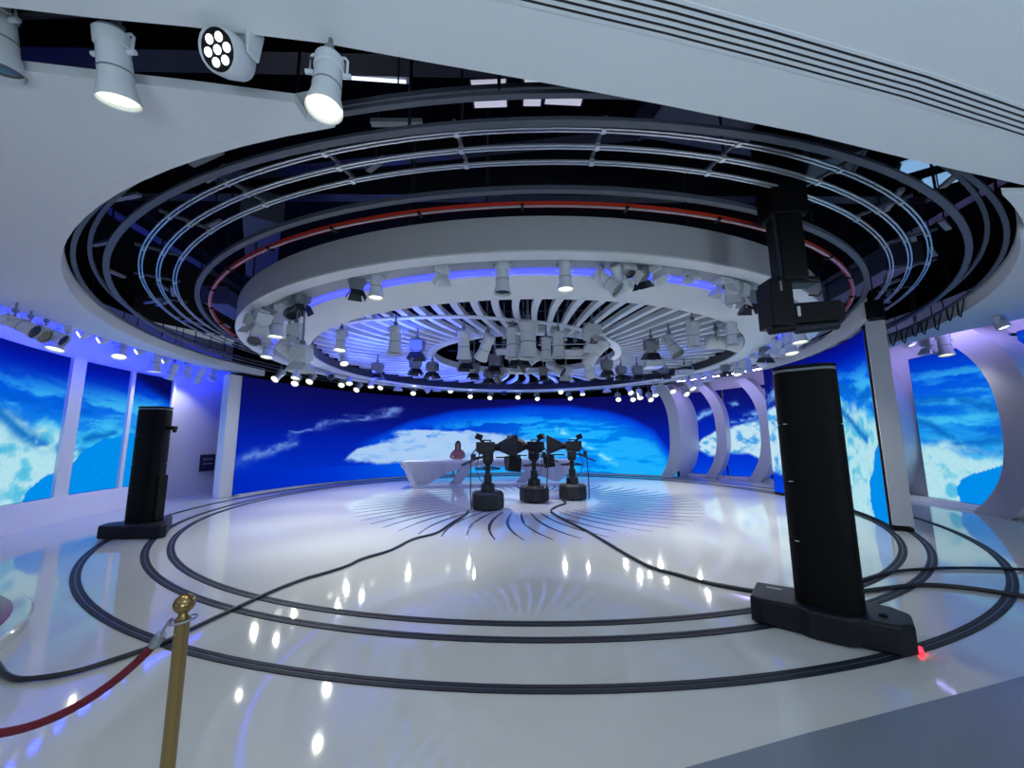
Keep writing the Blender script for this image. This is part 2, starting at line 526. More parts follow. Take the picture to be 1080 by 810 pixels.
# ceilings
hole = [at(a, 8.74) for a in np.linspace(-80, -170.4, 46)]
left_edge = [(-1.45, -8.81), (-2.04, -8.93), (-2.54, -9.02), (-3.01, -9.11), (-5, -9.5), (-9, -10.3), (-9.2, -9), (-7.9, -7.2), (-8.06, -6.1), (-8.21, -5.32), (-8.45, -4.36),
             (-8.68, -3.4), (-8.99, -1.96), (-9.25, -.41), (-9.2, .5), (-9.05, 1.6)]
poly = [(p.x, p.y) for p in hole] + left_edge
structure(MB().prism(poly, CZ, CZ + 0.065).build('ceiling_left', M['ceiling'], smooth=0), 'white ceiling panel cut to the round light opening', 'ceiling')
structure(MB().ring(8.70, 8.78, CZ - .002, CZ + 0.24, -171.5, -80).build('trim_1', M['ceiling']), 'grey upright lip round the opening of the ceiling panel', 'trim')
structure(MB().arc([(8.71, CZ), (9.19, CZ), (9.19, CZ + .24), (8.71, CZ + .24)], -80.2, -79.6, 2).build('trim_2', M['ceiling']), 'cut end of the ceiling lip above the white column', 'trim')
hole_r = [at(a, 8.74) for a in np.linspace(97, 150.5, 30)]
poly = [(p.x, p.y) for p in hole_r] + [(4.6, -7.6), (9.9, -6.15), (9.55, -5), (9.2, -3.75), (8.95, -2.65), (8.8, -1.56), (8.78, -1.1)]
structure(MB().prism(poly, CZ, CZ + 0.065).build('ceiling_right', M['ceiling'], smooth=0), 'white ceiling panel between the round opening and the ribbed wall', 'ceiling')
structure(MB().ring(8.70, 8.78, CZ - .002, CZ + 0.24, 97, 143).build('trim_3', M['ceiling']), 'grey upright lip with cables hung over it', 'trim')
front = [(-15, -12), (-4.6, -9.78), (-2.59, -9.42), (-2.17, -9.35), (-1.73, -9.29), (-1.08, -9.18), (-.54, -9.05), (.06, -8.91), (.92, -8.70), (2.03, -8.41), (3.03, -8.11), (4.33, -7.74), (10.2, -6.05), (14, -5.0), (14, -15.5), (-15, -15.5)]
structure(MB().prism(front, CZ, CZ + 0.1).build('ceiling_front', M['ceiling'], smooth=0), 'white ceiling over the visitor side with slot air diffusers', 'ceiling')
structure(MB().box((0, -15.6, 1.9), (29, 0.2, 4.4)).build('wall_front', M['wall'], smooth=0), 'white wall behind the visitors', 'wall')

# slot diffuser in the front ceiling: white bars with dark slots
lo = [(-3.2, -10.14), (-.09, -9.36), (.78, -9.14), (1.37, -8.98), (2.44, -8.68), (3.66, -8.30), (6.5, -7.45)]
t = thing('slot_diffuser', 'long air diffuser of five dark slots in the front ceiling', 'air vent', (0, 0, 0))
slots = MB()
bars = MB()
for k in range(11):
    o0, o1 = -0.19 + k * 0.0175, -0.19 + (k + 1) * 0.0175
    for (x0, y0), (x1, y1) in zip(lo[:-1], lo[1:]):
        zz0 = CZ - 0.010 if k % 2 else CZ - 0.002
        (bars if k % 2 == 0 else slots).prism([(x0, y0 + o0), (x1, y1 + o0), (x1, y1 + o1), (x0, y0 + o1)], CZ - (0.007 if k % 2 == 0 else 0.001), CZ + 0.02)
bars.build('bar', M['white'], t, smooth=0)
slots.build('slot', M['darkmetal'], t, smooth=0)

# ================================================================== FLOOR RAILS AND INLAY
for r, lab in ((8.21, 'outermost dark double rail ring let into the white floor'), (7.575, 'middle dark double rail ring let into the white floor'), (7.29, 'innermost dark double rail ring let into the white floor')):
    t = thing('floor_rail', lab, 'rail', (0, 0, 0), group='rail rings in the floor')
    for s in (-0.028, 0.028):
        MB().ring(r + s - 0.018, r + s + 0.018, 0.0004, 0.008, 0, 360, 180).build('rail', M['rail'], t)
    MB().ring(r - 0.012, r + 0.012, 0.0004, 0.004, 0, 360, 180).build('channel', M['railgap'], t)

sw = MB()
for k in range(58):
    a0 = k * 360 / 58 + 2
    left, right = [], []
    for i in range(13):
        u = i / 12
        r = 1.95 + u * (4.36 - 1.95)
        a = a0 - 3.6 * (r - 2.2) + 1.6 * math.sin(u * PI)
        w = 0.012 + 0.020 * math.sin(PI * min(1, u * 1.05))
        d = math.degrees(w / r)
        left.append(at(a - d, r, 0.003))
        right.append(at(a + d, r, 0.003))
    n0 = len(sw.v)
    sw.v += [tuple(p) for p in left + right]
    sw.f += [(n0 + i, n0 + i + 1, n0 + 13 + i + 1, n0 + 13 + i) for i in range(12)]
structure(sw.build('floor_inlay', M['inlay'], smooth=0), 'swirl of thin dark lines inlaid round the cameras in the floor', 'floor')

# ================================================================== LED SCREENS
t = thing('led_wall', 'huge curved back screen showing the blue earth from space', 'screen', (0, 0, 0))
led('screen', 8.7, -85.2, 46.5, 0.05, 3.62, pic_back, t)
MB().ring(8.71, 8.95, 0.04, 3.64, -85.2, 46.5).build('cabinet', M['black'], t)
for a0, a1, lab in ((-120, -107.0, 'tall wall screen with a pale coast, cut off by the photo edge'), (-105.0, -97.5, 'tall wall screen with the round blue bay between two white posts'), (-96.9, -90.1, 'tall wall screen with a dark upper corner beside the bare white wall')):
    t = thing('wall_screen', lab, 'screen', (0, 0, 0), group='tall screens on the white curved wall')
    led('screen', 10.2, a0, a1, 0.5, 3.42, pic_left, t)
    MB().ring(10.21, 10.3, 0.495, 3.425, a0, a1).build('cabinet', M['black'], t)
structure(MB().ring(10.14, 10.3, 0.49, 3.43, -107.0, -105.0, 4).build('trim_4', M['white']), 'white post between the cut-off screen and the bay screen', 'trim')
structure(MB().ring(10.14, 10.3, 0.49, 3.43, -97.5, -96.9, 2).build('trim_5', M['white']), 'thin white post between the two complete tall screens', 'trim')
structure(MB().ring(10.14, 10.3, 0.49, 3.43, -90.1, -89.6, 2).build('trim_6', M['white']), 'white edge post closing the row of tall screens', 'trim')
for a0, a1, pic, lab in ((46.6, 54.7, pic_small, 'niche screen with the tip of the white coast next to the back screen'), (55.1, 64.5, pic_small, 'niche screen with snowy land, second along the ribbed wall'),
                         (66.8, 78.0, pic_small, 'niche screen mostly hidden by the black tower and turning screen'), (79.5, 87.0, pic_small, 'niche screen hidden behind the turning screen wall'),
                         (92.2, 107.2, pic_big, 'broad niche screen with cyan clouds beside the turning screen'), (107.9, 119.0, pic_big, 'niche screen just showing at the edge of the photo')):
    t = thing('niche_screen', lab, 'screen', (0, 0, 0), group='screens in the ribbed wall')
    led('screen', 10.2, a0, a1, 0.11, 3.64, pic, t)
    MB().ring(10.21, 10.3, 0.1, 3.65, a0, a1).build('cabinet', M['black'], t)


def rib(mid, width, flare, label, r0=9.85, r1=10.3, z0=0.0, z1=3.95, zc=1.88):
    """A bow-shaped white rib standing proud of the wall."""
    n = 28
    rings = []
    for i in range(n + 1):
        z = z0 + (z1 - z0) * i / n
        u = abs(z - zc) / 1.95
        a = mid - flare * u ** 2.6
        w = width * (1 + 0.15 * u)
        rings.append([at(a, r0, z), at(a + w, r0, z), at(a + w, r1, z), at(a, r1, z)])
    o = MB().loft(rings).build('arch_rib', M['wall'], smooth=50)
    return tag(o, label, 'wall rib', 'bowed ribs on the niche wall')


rib(45.5, 3.0, 3.8, 'white bowed rib where the large screen meets the first niche', 8.58, 10.3)
rib(53.9, 2.3, 4.2, 'slim white bowed rib between the two small niche screens')
rib(64.3, 2.6, 4.4, 'white bowed rib just before the turning screen')
rib(77.0, 3.5, 5.0, 'white bowed rib hidden behind the turning screen')
rib(87.9, 3.9, 5.5, 'white bowed rib emerging behind the end of the turning screen')
rib(106.8, 4.5, 6.6, 'wide white bowed rib past the broad cyan screen')

# turning screen wall that rides on the innermost rail
t = thing('turning_screen', 'curved moving screen wall standing on the innermost floor rail', 'screen wall', (0, 0, 0))
led('screen', 7.36, 81.5, 119.3, 0.06, 3.66, pic_moving, t)
MB().ring(7.37, 7.60, 0.06, 3.66, 81.5, 119.3).build('cabinet', M['darkmetal'], t)
MB().ring(7.36, 7.63, 0.09, 3.74, 119.32, 119.9, 2).build('end_panel', M['lamp'], t)
MB().ring(7.33, 7.37, 0.03, 3.70, 119.0, 119.35, 2).build('edge_strip', M['black'], t)
MB().ring(7.34, 7.62, 0.012, 0.06, 81.5, 119.9).build('base_shoe', M['black'], t)
# white fascia over the turning screen, rising towards its free end
fa = MB()
n = 18
rings = []
for i in range(n + 1):
    a = 81.5 + (120.2 - 81.5) * i / n
    zb = np.interp(a, [81, 92, 99, 107, 117, 121], [3.66, 3.66, 3.68, 3.73, 3.78, 3.80])
    zt = np.interp(a, [81, 95, 101, 108, 114, 121], [3.89, 3.89, 3.93, 4.03, 4.09, 4.20])
    rings.append([at(a, 7.32, zb), at(a, 7.42, zb), at(a, 7.42, zt), at(a, 7.32, zt)])
fa.loft(rings).build('fascia', M['white'], t)
MB().box((0, 0, 0), (0.22, 0.16, 0.34)).build('carriage', M['black'], t, bevel=0.01, loc=at(120.4, 7.5, 3.93))

# ================================================================== ROUND LIGHT DRUM
D = thing('light_drum', 'big round white lighting drum hung over the stage', 'ceiling drum', (0, 0, 0))
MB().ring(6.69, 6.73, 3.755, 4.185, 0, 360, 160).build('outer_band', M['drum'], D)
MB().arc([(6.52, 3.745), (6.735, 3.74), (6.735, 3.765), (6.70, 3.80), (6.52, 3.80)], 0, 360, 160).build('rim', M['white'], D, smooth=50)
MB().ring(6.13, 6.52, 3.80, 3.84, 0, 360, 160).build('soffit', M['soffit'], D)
MB().ring(6.02, 6.16, 3.785, 3.80, 0, 360, 160).build('cove_light', M['cove'], D)
MB().arc([(5.41, 3.66), (5.55, 3.655), (5.75, 3.675), (5.93, 3.71), (6.04, 3.76), (6.04, 3.90), (5.41, 3.90)], 0, 360, 160).build('inner_ring', M['white'], D, smooth=50)
MB().ring(5.375, 5.408, 3.69, 3.90, 0, 360, 160).build('painted_shadow', M['darkmetal'], D)  # solid dark ring; its colour paints the shade of a recessed gap
FZ = 3.92
for k in range(64):
    a0 = k * 360 / 64
    rr = []
    for i in range(11):
        r = 2.62 + (5.40 - 2.62) * i / 10
        a = a0 + 6.0 * math.sin(R_(a0)) * (r - 2.7) + 2.0 * math.sin(PI * i / 10)
        w = math.degrees((0.040 + 0.034 * i / 10) / r)
        rr.append([at(a - w, r, FZ), at(a + w, r, FZ), at(a + w, r, FZ + .10), at(a - w, r, FZ + .10)])
    MB().loft(rr).build('fin', M['fin'], D, smooth=0)
MB().ring(2.50, 2.68, FZ - .03, FZ + .16, 0, 360, 90).build('centre_ring', M['fin'], D)
sp = []
for a, r in ((-128, 5.3), (-136, 5.02), (-142, 4.8), (-149, 4.5), (-158, 4.2), (-166, 3.97), (-176, 3.62), (-185, 3.45), (-194, 3.3), (-207, 3.0), (-225, 2.78), (-247, 2.64)):
    sp.append((a, r))
fine = [(np.interp(i, range(len(sp)), [p[0] for p in sp]), np.interp(i, range(len(sp)), [p[1] for p in sp])) for i in np.linspace(0, len(sp) - 1, 60)]
MB().loft([[at(a, r - .07, FZ - .035), at(a, r + .07, FZ - .035), at(a, r + .07, FZ - .004), at(a, r - .07, FZ - .004)] for a, r in fine]).build('spiral_band', M['fin'], D, smooth=40)
for k in range(12):
    a = k * 30 + 12
    MB().cyl(at(a, 6.66, 4.18), at(a, 6.66, 6.4), 0.012, 6).build('hanger_rod', M['darkmetal'], D)

# ================================================================== CURVED TRACKS IN THE OPENING
def hung(t, r, z, n=10, off=5):
    for k in range(n):
        a = k * 360 / n + off
        MB().cyl(at(a, r, z), at(a, r, 6.4), 0.012, 6).build('hanger_rod', M['darkmetal'], t)


t = thing('ceiling_track', 'thin red ring track hung close round the white drum', 'ceiling track', (0, 0, 0))
MB().ring(7.105, 7.15, 4.055, 4.10, 0, 360, 160).build('track', M['red'], t)
MB().ring(7.137, 7.150, 4.04, 4.055, 0, 360, 160).build('bus_bar', M['tube'], t)
for k in range(40):
    MB().box((0, 0, 0), (0.03, 0.1, 0.03), (0, 0, -R_(k * 9))).build('clip', M['black'], t, smooth=0, loc=at(k * 9, 7.13, 4.045))
hung(t, 7.11, 4.1, 10, 3)
t = thing('ceiling_track', 'flat grey ring track between the red track and the silver tubes', 'ceiling track', (0, 0, 0))
MB().ring(7.275, 7.345, 4.10, 4.15, 0, 360, 160).build('track', M['greytrack'], t)
hung(t, 7.3, 4.15, 10, 9)
t = thing('ceiling_track', 'three concentric silver double tube rings joined by cross bars', 'ceiling track', (0, 0, 0))
for r in (7.605, 7.805, 8.005):
    for s in (-0.018, 0.018):
        MB().ring(r + s - .008, r + s + .008, 4.195, 4.211, 0, 360, 160).build('tube', M['tube'], t)
for k in range(40):
    a = k * 9 + 4
    b = MB().box((0, 0, 0), (0.03, 0.56, 0.03), (0, 0, -R_(a))).build('cross_bar', M['greytrack'], t, smooth=0, loc=at(a, 7.82, 4.245))
    for r in (7.605, 7.805, 8.005):
        c = MB().box(at(a, r, 4.206), (0.04, 0.06, 0.04), (0, 0, -R_(a)))
        o = c.build('clamp', M['tube'], t, smooth=0)
hung(t, 7.82, 4.25, 20, 4)
t = thing('ceiling_track', 'grey ribbed cable chain ring outside the silver tubes', 'ceiling track', (0, 0, 0))
MB().ring(8.30, 8.365, 3.97, 4.0, 0, 360, 160).build('track', M['greytrack'], t)
hung(t, 8.33, 4.03, 10, 6)
t = thing('ceiling_track', 'outermost grey ring track close under the opening edge', 'ceiling track', (0, 0, 0))
MB().ring(8.60, 8.645, 3.92, 3.95, 0, 360, 160).build('track', M['greytrack'], t)
hung(t, 8.62, 3.98, 10, 1)
t = thing('ceiling_track', 'thin grey ring rod above the outermost track', 'ceiling track', (0, 0, 0))
MB().ring(8.475, 8.515, 4.10, 4.14, 0, 360, 160).build('track', M['greytrack'], t)
hung(t, 8.5, 4.14, 10, 12)

# roof steel, ducts and tubes seen through the opening
ib = [('black roof beam above the front of the opening', (-2, -7.9, 5.2), (11, .22, .3), .06), ('black roof beam over the visitor edge of the tracks', (2, -6.6, 5.5), (13, .2, .28), -.1),
      ('black roof beam crossing the middle of the void', (0, -5.0, 5.7), (15, .2, .3), .05), ('black roof beam running back on the column side', (-6.6, -3, 5.3), (.2, 12, .26), .08),
      ('black roof beam running back on the niche side', (6.9, -3.2, 5.3), (.2, 12, .26), -.06)]
for lab, c, s, rz in ib:
    t = thing('roof_beam', lab, 'roof beam', c, rz)
    lx = s[0] > s[1]
    L, w = (s[0], s[1]) if lx else (s[1], s[0])
    ps = [MB().box((0, 0, q * s[2] / 2), (L, w, .03)).build('flange', M['darkmetal'], t, smooth=0) for q in (-1, 1)]
    ps.append(MB().box((0, 0, 0), (L, .03, s[2] - .02)).build('web', M['darkmetal'], t, smooth=0))
    if not lx:
        for q in ps:
            q.rotation_euler = (0, 0, PI / 2)
    for s_ in (-.42, .42):
        rod = MB().cyl((0, 0, 0), (0, 0, 6.4 - c[2] - s[2] / 2), .03, 6).build('hanger_rod', M['darkmetal'], t)
        rod.location = (s_ * L, 0, s[2] / 2) if lx else (0, s_ * L, s[2] / 2)
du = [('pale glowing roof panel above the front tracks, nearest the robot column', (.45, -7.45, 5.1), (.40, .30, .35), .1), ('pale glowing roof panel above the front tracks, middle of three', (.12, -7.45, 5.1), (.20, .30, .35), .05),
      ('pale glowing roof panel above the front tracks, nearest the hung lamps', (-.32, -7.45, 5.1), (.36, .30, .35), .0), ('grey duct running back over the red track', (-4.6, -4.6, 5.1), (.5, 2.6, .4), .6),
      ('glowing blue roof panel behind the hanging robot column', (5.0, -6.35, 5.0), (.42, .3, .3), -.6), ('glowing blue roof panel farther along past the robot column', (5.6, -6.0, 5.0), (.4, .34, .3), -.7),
      ('grey duct above the turning screen', (7.6, -2.2, 5.1), (.5, 2.8, .4), -.15), ('grey duct over the silver tubes by the column side', (-7.2, -1.6, 4.9), (.5, 2.2, .36), .2),
      ('flat grey duct crossing above the drum', (2.2, -6.9, 5.2), (1.6, .5, .3), .25), ('flat grey duct by the hanging robot column', (3.7, -6.6, 4.95), (.5, .36, .3), -.4)]
for lab, c, s, rz in du:
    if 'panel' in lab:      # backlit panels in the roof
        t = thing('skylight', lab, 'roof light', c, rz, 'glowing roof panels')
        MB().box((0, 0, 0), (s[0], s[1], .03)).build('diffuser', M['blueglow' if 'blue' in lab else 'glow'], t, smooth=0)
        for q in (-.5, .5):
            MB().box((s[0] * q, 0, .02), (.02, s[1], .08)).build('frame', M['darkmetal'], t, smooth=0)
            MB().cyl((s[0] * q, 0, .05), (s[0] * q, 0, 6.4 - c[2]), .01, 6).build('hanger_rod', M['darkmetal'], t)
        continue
    t = thing('air_duct', lab, 'duct', c, rz)
    MB().box((0, 0, 0), s).build('duct_body', M['duct'], t, smooth=0, bevel=.01)
    lx = s[0] >= s[1]
    for q in (-.5, .5):
        MB().box((s[0] * q, 0, 0) if lx else (0, s[1] * q, 0), (.03, s[1] + .05, s[2] + .05) if lx else (s[0] + .05, .03, s[2] + .05)).build('flange', M['greytrack'], t, smooth=0)
    for q in (-.3, .3):
        MB().cyl((s[0] * q if lx else 0, 0 if lx else s[1] * q, s[2] / 2), (s[0] * q if lx else 0, 0 if lx else s[1] * q, 6.4 - c[2]), .01, 6).build('hanger_rod', M['darkmetal'], t)
t = thing('tube_light', 'slim fluorescent tube fitting glowing above the front tracks', 'light fitting', (-1.45, -7.72, 5.05), .12)
MB().box((0, 0, .03), (.75, .08, .05)).build('housing', M['lampgrey'], t, smooth=0)
MB().cyl((-.34, 0, -.012), (.34, 0, -.012), .014, 8).build('tube', M['tubelight'], t)
for q in (-.2, .2):
    MB().cyl((q, 0, .05), (q, 0, 1.35), .008, 6).build('hanger_rod', M['darkmetal'], t)
rng = random.Random(3)
for i in range(60):        # stray conduit stubs between the tracks
    a = -170 + i * 5.5 + rng.uniform(-4, 4)
    r = rng.uniform(7.4, 8.5)
    t = thing('conduit', 'grey cable conduit stub lying across the curved tracks', 'conduit', at(a, r, 4.29 + rng.uniform(0, .25)), -R_(a) + rng.uniform(-.9, .9), group='conduits above the tracks')
    L = rng.uniform(.2, .6)
    MB().box((0, 0, 0), (L, .06, .04)).build('tray', M['conduit'], t, smooth=0)
    MB().cyl((0, 0, .02), (0, 0, 6.4 - t.location.z), .008, 5).build('hanger_rod', M['darkmetal'], t)
# loops of cable over the lip on the niche side
for i, a in enumerate((99.5, 102, 104.5, 107, 109, 112, 115, 117.5)):
    p = [at(a, 8.70, CZ + .24), at(a + .3, 8.67, CZ + .12), at(a + .5, 8.66, CZ + .0 - .03 * (i % 3)), at(a + .9, 8.66, CZ - .05 - .03 * (i % 3)), at(a + 1.4, 8.66, CZ + .02), at(a + 1.7, 8.70, CZ + .24)]
    tag(MB().tube(p, .012, 6).build('cable_loop', M['cable']), 'black cable loop hanging over the opening lip, %s from the turning screen' % ORD[i], 'cable', 'cable loops over the lip')
# light strips that wash the side walls from above the ceiling edges
lil = mat('lilac_strip', (190, 175, 255), emit=(176, 164, 255), estr=20)
blu = mat('blue_wash_strip', (40, 60, 255), emit=(30, 50, 255), estr=46)
for a0, a1, r, m, lab in ((-128, -78, 9.80, blu, 'blue light strip washing the wall above the tall screens'), (86, 118, 9.55, lil, 'lilac light strip washing the wall round the broad niche screen'),
                          (47, 80, 9.1, lil, 'lilac light strip washing the two small niche screens')):
    t = thing('cove_strip', lab, 'light strip', (0, 0, 0))
    MB().ring(r - .05, r + .05, 4.06, 4.09, a0, a1).build('diffuser', m, t)
    MB().ring(r - .07, r + .07, 4.09, 4.15, a0, a1).build('housing', M['lampgrey'], t)
    for k in range(5):
        a = a0 + (a1 - a0) * (k + .5) / 5
        MB().cyl(at(a, r, 4.15), at(a, r, 6.4), .01, 6).build('hanger_rod', M['darkmetal'], t)
# bars that carry the lamps
for a0, a1, r, lab in ((-126, -80, 9.5, 'curved black lamp bar over the tall wall screens'), (92, 119, 9.4, 'curved black lamp bar over the broad niche screen')):
    t = thing('lamp_bar', lab, 'lamp bar', (0, 0, 0))
    MB().ring(r - .02, r + .02, 3.97, 4.01, a0, a1).build('bar', M['darkmetal'], t)
    for k in range(5):
        a = a0 + (a1 - a0) * (k + .5) / 5
        MB().cyl(at(a, r, 4.01), at(a, r, 6.4), .01, 6).build('hanger_rod', M['darkmetal'], t)
t = thing('lamp_bar', 'straight black lamp bar inside the front ceiling slot', 'lamp bar', (-2.3, -9.2, 3.99))
MB().cyl((-2.2, 0, 0), (1.8, 0, 0), .024, 10).build('bar', M['darkmetal'], t)
for q in (-1.6, 0, 1.4):
    MB().cyl((q, 0, .02), (q, 0, 2.41), .012, 6).build('hanger_rod', M['darkmetal'], t)
t = thing('lighting_grid', 'black pipe grid over the centre of the drum', 'lamp grid', (0, 0, 4.62))
for q in (-2.0, -1.0, 0, 1.0, 2.0):
    L = 2.6
    MB().cyl((-L, q, 0), (L, q, 0), .024, 8).build('bar', M['darkmetal'], t)
    MB().cyl((q, -L, .05), (q, L, .05), .024, 8).build('bar', M['darkmetal'], t)
    MB().cyl((q, q, .07), (q, q, 1.78), .012, 6).build('hanger_rod', M['darkmetal'], t)

# ================================================================== BLACK RAIL TOWERS
def tower(loc, rz, label, base_poly, lever):
    t = thing('rail_tower', label, 'tower', loc, rz)
    base = MB()
    z1 = .22
    inner = [(x * .985, y * .97) for x, y in base_poly]
    base.loft([[(x, y, .012) for x, y in base_poly], [(x, y, z1 - .025) for x, y in base_poly], [(x, y, z1) for x, y in inner]])
    base.build('base', M['towerbase'], t, smooth=0, bevel=.012)
    def sect(w, d, r, z):
        out = []
        for cx, cy, a0 in ((w - r, d - r, 0), (-w + r, d - r, 90), (-w + r, -d + r, 180), (w - r, -d + r, 270)):
            for i in range(6):
                a = R_(a0 + 18 * i)
                out.append((cx + r * math.cos(a), cy + r * math.sin(a), z))
        return out
    w, d, r = .235, .17, .12
    cuts = [z1, .72, 1.22, 1.72, 2.19]
    for a, b in zip(cuts[:-1], cuts[1:]):
        MB().loft([sect(w, d, r, a + .004), sect(w, d, r, b - .004)]).build('segment', M['tower'], t, smooth=50)
    MB().loft([sect(w - .012, d - .012, r, z1), sect(w - .012, d - .012, r, 2.2)]).build('core', M['black'], t, smooth=50)
    MB().loft([sect(w - .004, d - .004, r, 2.195), sect(w - .004, d - .004, r, 2.215)]).build('light_band', M['lampgrey'], t, smooth=50)
    MB().loft([sect(w + .002, d + .002, r, 2.215), sect(w + .002, d + .002, r, 2.24), sect(w - .03, d - .03, r - .03, 2.25)]).build('cap', M['tower'], t, smooth=50)
    if lever:
        g = MB().box((.30, .02, 1.86), (.16, .09, .07)).box((.36, .02, 1.81), (.05, .05, .06))
        g.build('side_handle', M['black'], t, smooth=0, bevel=.008)
        MB().box((.235, .02, .62), (.06, .2, .8)).build('side_box', M['tower'], t, smooth=0, bevel=.015)
    else:
        for z in (.725, 1.225, 1.725):
            MB().box((-.17, -.163, z), (.03, .004, .006)).build('seam_mark', M['whitemark'], t, smooth=0)
        b = MB().lathe([(.03, 0), (.03, .008), (.012, .02)], 12).build('knob', M['black'], t, loc=(.33, -.08, .222))
        MB().box((0, 0, 0), (.05, .09, .018)).build('warning_light', M['redled'], t, smooth=0, loc=(BEACON[0], BEACON[1] - .04, .022))
        MB().box((-.40, .1, .222), (.12, .02, .002)).build('plate', M['whitemark'], t, smooth=0)
    return t


BEACON = (.505, -.02)
# plan outlines: long sledge with a bulge under the column (local x along the sledge)
outline = [(x * .88 - .03, y) for x, y in [(-.60, -.22), (-.50, -.25), (-.20, -.25), (-.12, -.30), (.16, -.30), (.24, -.25), (.50, -.24), (.60, -.14), (.61, .10), (.50, .20), (.22, .25), (-.22, .25), (-.60, .22)]]
tower(Vector((2.56, -7.36, 0)), R_(-36), 'large black rail tower standing on the floor rails near the visitors', outline, False)
BEACON = (0, 0)
outline2 = [(-.42, -.36), (.60, -.35), (.63, -.25), (.05, .58), (-.10, .60), (-.36, .16), (-.54, -.10)]
tower(Vector((-6.77, -3.98, 0)), R_(3), 'black rail tower with a side handle before the tall wall screens', outline2, True)

# ================================================================== HANGING ROBOT CAMERA
t = thing('robot_camera', 'black robotic camera on a column hung from the ceiling tracks', 'camera robot', (2.76, -7.0, 0))
MB().box((0.02, 0, 4.55), (.36, .30, 1.3)).build('carriage_housing', M['tower'], t, smooth=0, bevel=.02)
MB().box((0.02, 0, 3.58), (.25, .22, .74)).build('lower_column', M['black'], t, smooth=0, bevel=.015)
MB().cyl((-.13, -.1, 3.2), (-.15, -.1, 4.0), .012, 8).build('cable', M['cable'], t)
MB().box((.05, 0, 3.2), (.42, .2, .07)).box((-.09, .05, 3.05), (.09, .1, .30)).build('head_bracket', M['black'], t, smooth=0, bevel=.012)
mb = MB().box((-.19, -.05, 2.93), (.22, .26, .46)).box((-.19, -.05, 3.17), (.20, .22, .05))
mb.build('teleprompter', M['black'], t, smooth=0, bevel=.015)
MB().box((-.20, -.184, 3.1), (.02, .006, .1)).build('status_light', M['lampgrey'], t, smooth=0)
cb = MB().box((.20, 0, 2.86), (.50, .20, .21), (0, -.06, 0)).box((.44, 0, 2.89), (.10, .15, .15))
cb.build('camera_body', M['black'], t, smooth=0, bevel=.018)
MB().cyl((.02, -.02, 2.70), (.42, -.02, 2.74), .055, 12).build('lens', M['darkmetal'], t)
MB().cyl((-.30, -.10, 2.67), (-.08, -.10, 2.70), .05, 12).build('pan_motor', M['black'], t)
MB().box((.0, -.108, 2.86), (.03, .01, .10)).build('tally_label', M['whitemark'], t, smooth=0)
MB().tube([(.1, -.1, 3.2), (.22, -.13, 3.17), (.25, -.13, 3.08), (.2, -.12, 3.01), (.12, -.1, 3.03)], .01, 6).build('cable_loop', M['cable'], t)

# ================================================================== PRESENTER DESK
desk = thing('presenter_desk', 'long white studio desk with a ribbed flared front', 'desk', (-3.9, 2.42, 0))
cl = [(-.28, -.05), (.6, .22), (1.6, .58), (2.6, .80), (3.6, .92), (4.8, .90), (5.5, .82)]
def dk(u):
    return np.interp(u, [p[0] for p in cl], [p[1] for p in cl])
def dn(u):
    s = (dk(u + .1) - dk(u - .1)) / .2
    l = math.hypot(1, s)
    return -s / l, 1 / l
us = np.linspace(-.28, 5.5, 40)
rings = []
for u in us:
    nx, ny = dn(u)
    w = .85
    y = dk(u)
    rings.append([(u, y, .83), (u + nx * w, y + ny * w, .83), (u + nx * w, y + ny * w, .90), (u, y, .90)])
MB().loft(rings).build('table_top', M['desk'], desk, smooth=40)
MB().loft([[(u + dn(u)[0] * .05, dk(u) + dn(u)[1] * .05, .0), (u + dn(u)[0] * .8, dk(u) + dn(u)[1] * .8, .0), (u + dn(u)[0] * .8, dk(u) + dn(u)[1] * .8, .07), (u + dn(u)[0] * .05, dk(u) + dn(u)[1] * .05, .07)] for u in np.linspace(.12, 5.1, 36)]).build('plinth', M['desk'], desk, smooth=40)
def low(u):   # lower edge of the ribbed front: full height at the ends, a shallow arch between
    return np.interp(u, [-.28, .02, .1, .5, 1.3, 2.0, 2.6, 3.3, 4.2, 5.0, 5.5], [.74, .40, .1, .08, .52, .66, .70, .64, .42, .1, .5])
rings = []
for u in us:
    nx, ny = dn(u)
    y = dk(u)
    zb = low(u)
    tilt = .14 * (.83 - zb)
    rings.append([(u + nx * (.03 + tilt), y + ny * (.03 + tilt), zb), (u + nx * (.10 + tilt), y + ny * (.10 + tilt), zb), (u + nx * .10, y + ny * .10, .84), (u + nx * .03, y + ny * .03, .84)])
MB().loft(rings).build('front_panel', M['desk'], desk, smooth=40)
rb = MB()
for u in np.linspace(.12, 5.2, 66):
    nx, ny = dn(u)
    zb = low(u) + .01
    y = dk(u)
    tl = .14 * (.83 - zb)
    a = (u + nx * (.022 + tl) + .10 * (.83 - zb), y + ny * (.022 + tl), zb)
    b = (u + nx * .022, y + ny * .022, .83)
    rb.cyl(a, b, .016, 6)
rb.build('rib_front', M['rib'], desk)
MB().loft([[(-.26, -.03, .83), (-.1, .02, .83), (-.02, .6, .83), (-.2, .6, .83)], [(.05, .1, .07), (.25, .15, .07), (.25, .6, .07), (.05, .55, .07)]]).build('end_leg', M['desk'], desk, smooth=0)
for u in (1.55, 3.9):
    MB().loft([[(u - .35, dk(u) + .30, .07), (u + .05, dk(u) + .42, .07), (u + .05, dk(u) + .55, .07), (u - .35, dk(u) + .43, .07)], [(u + .25, dk(u) + .30, .83), (u + .55, dk(u) + .38, .83), (u + .55, dk(u) + .5, .83), (u + .25, dk(u) + .42, .83)]]).build('strut', M['desk'], desk, smooth=0)

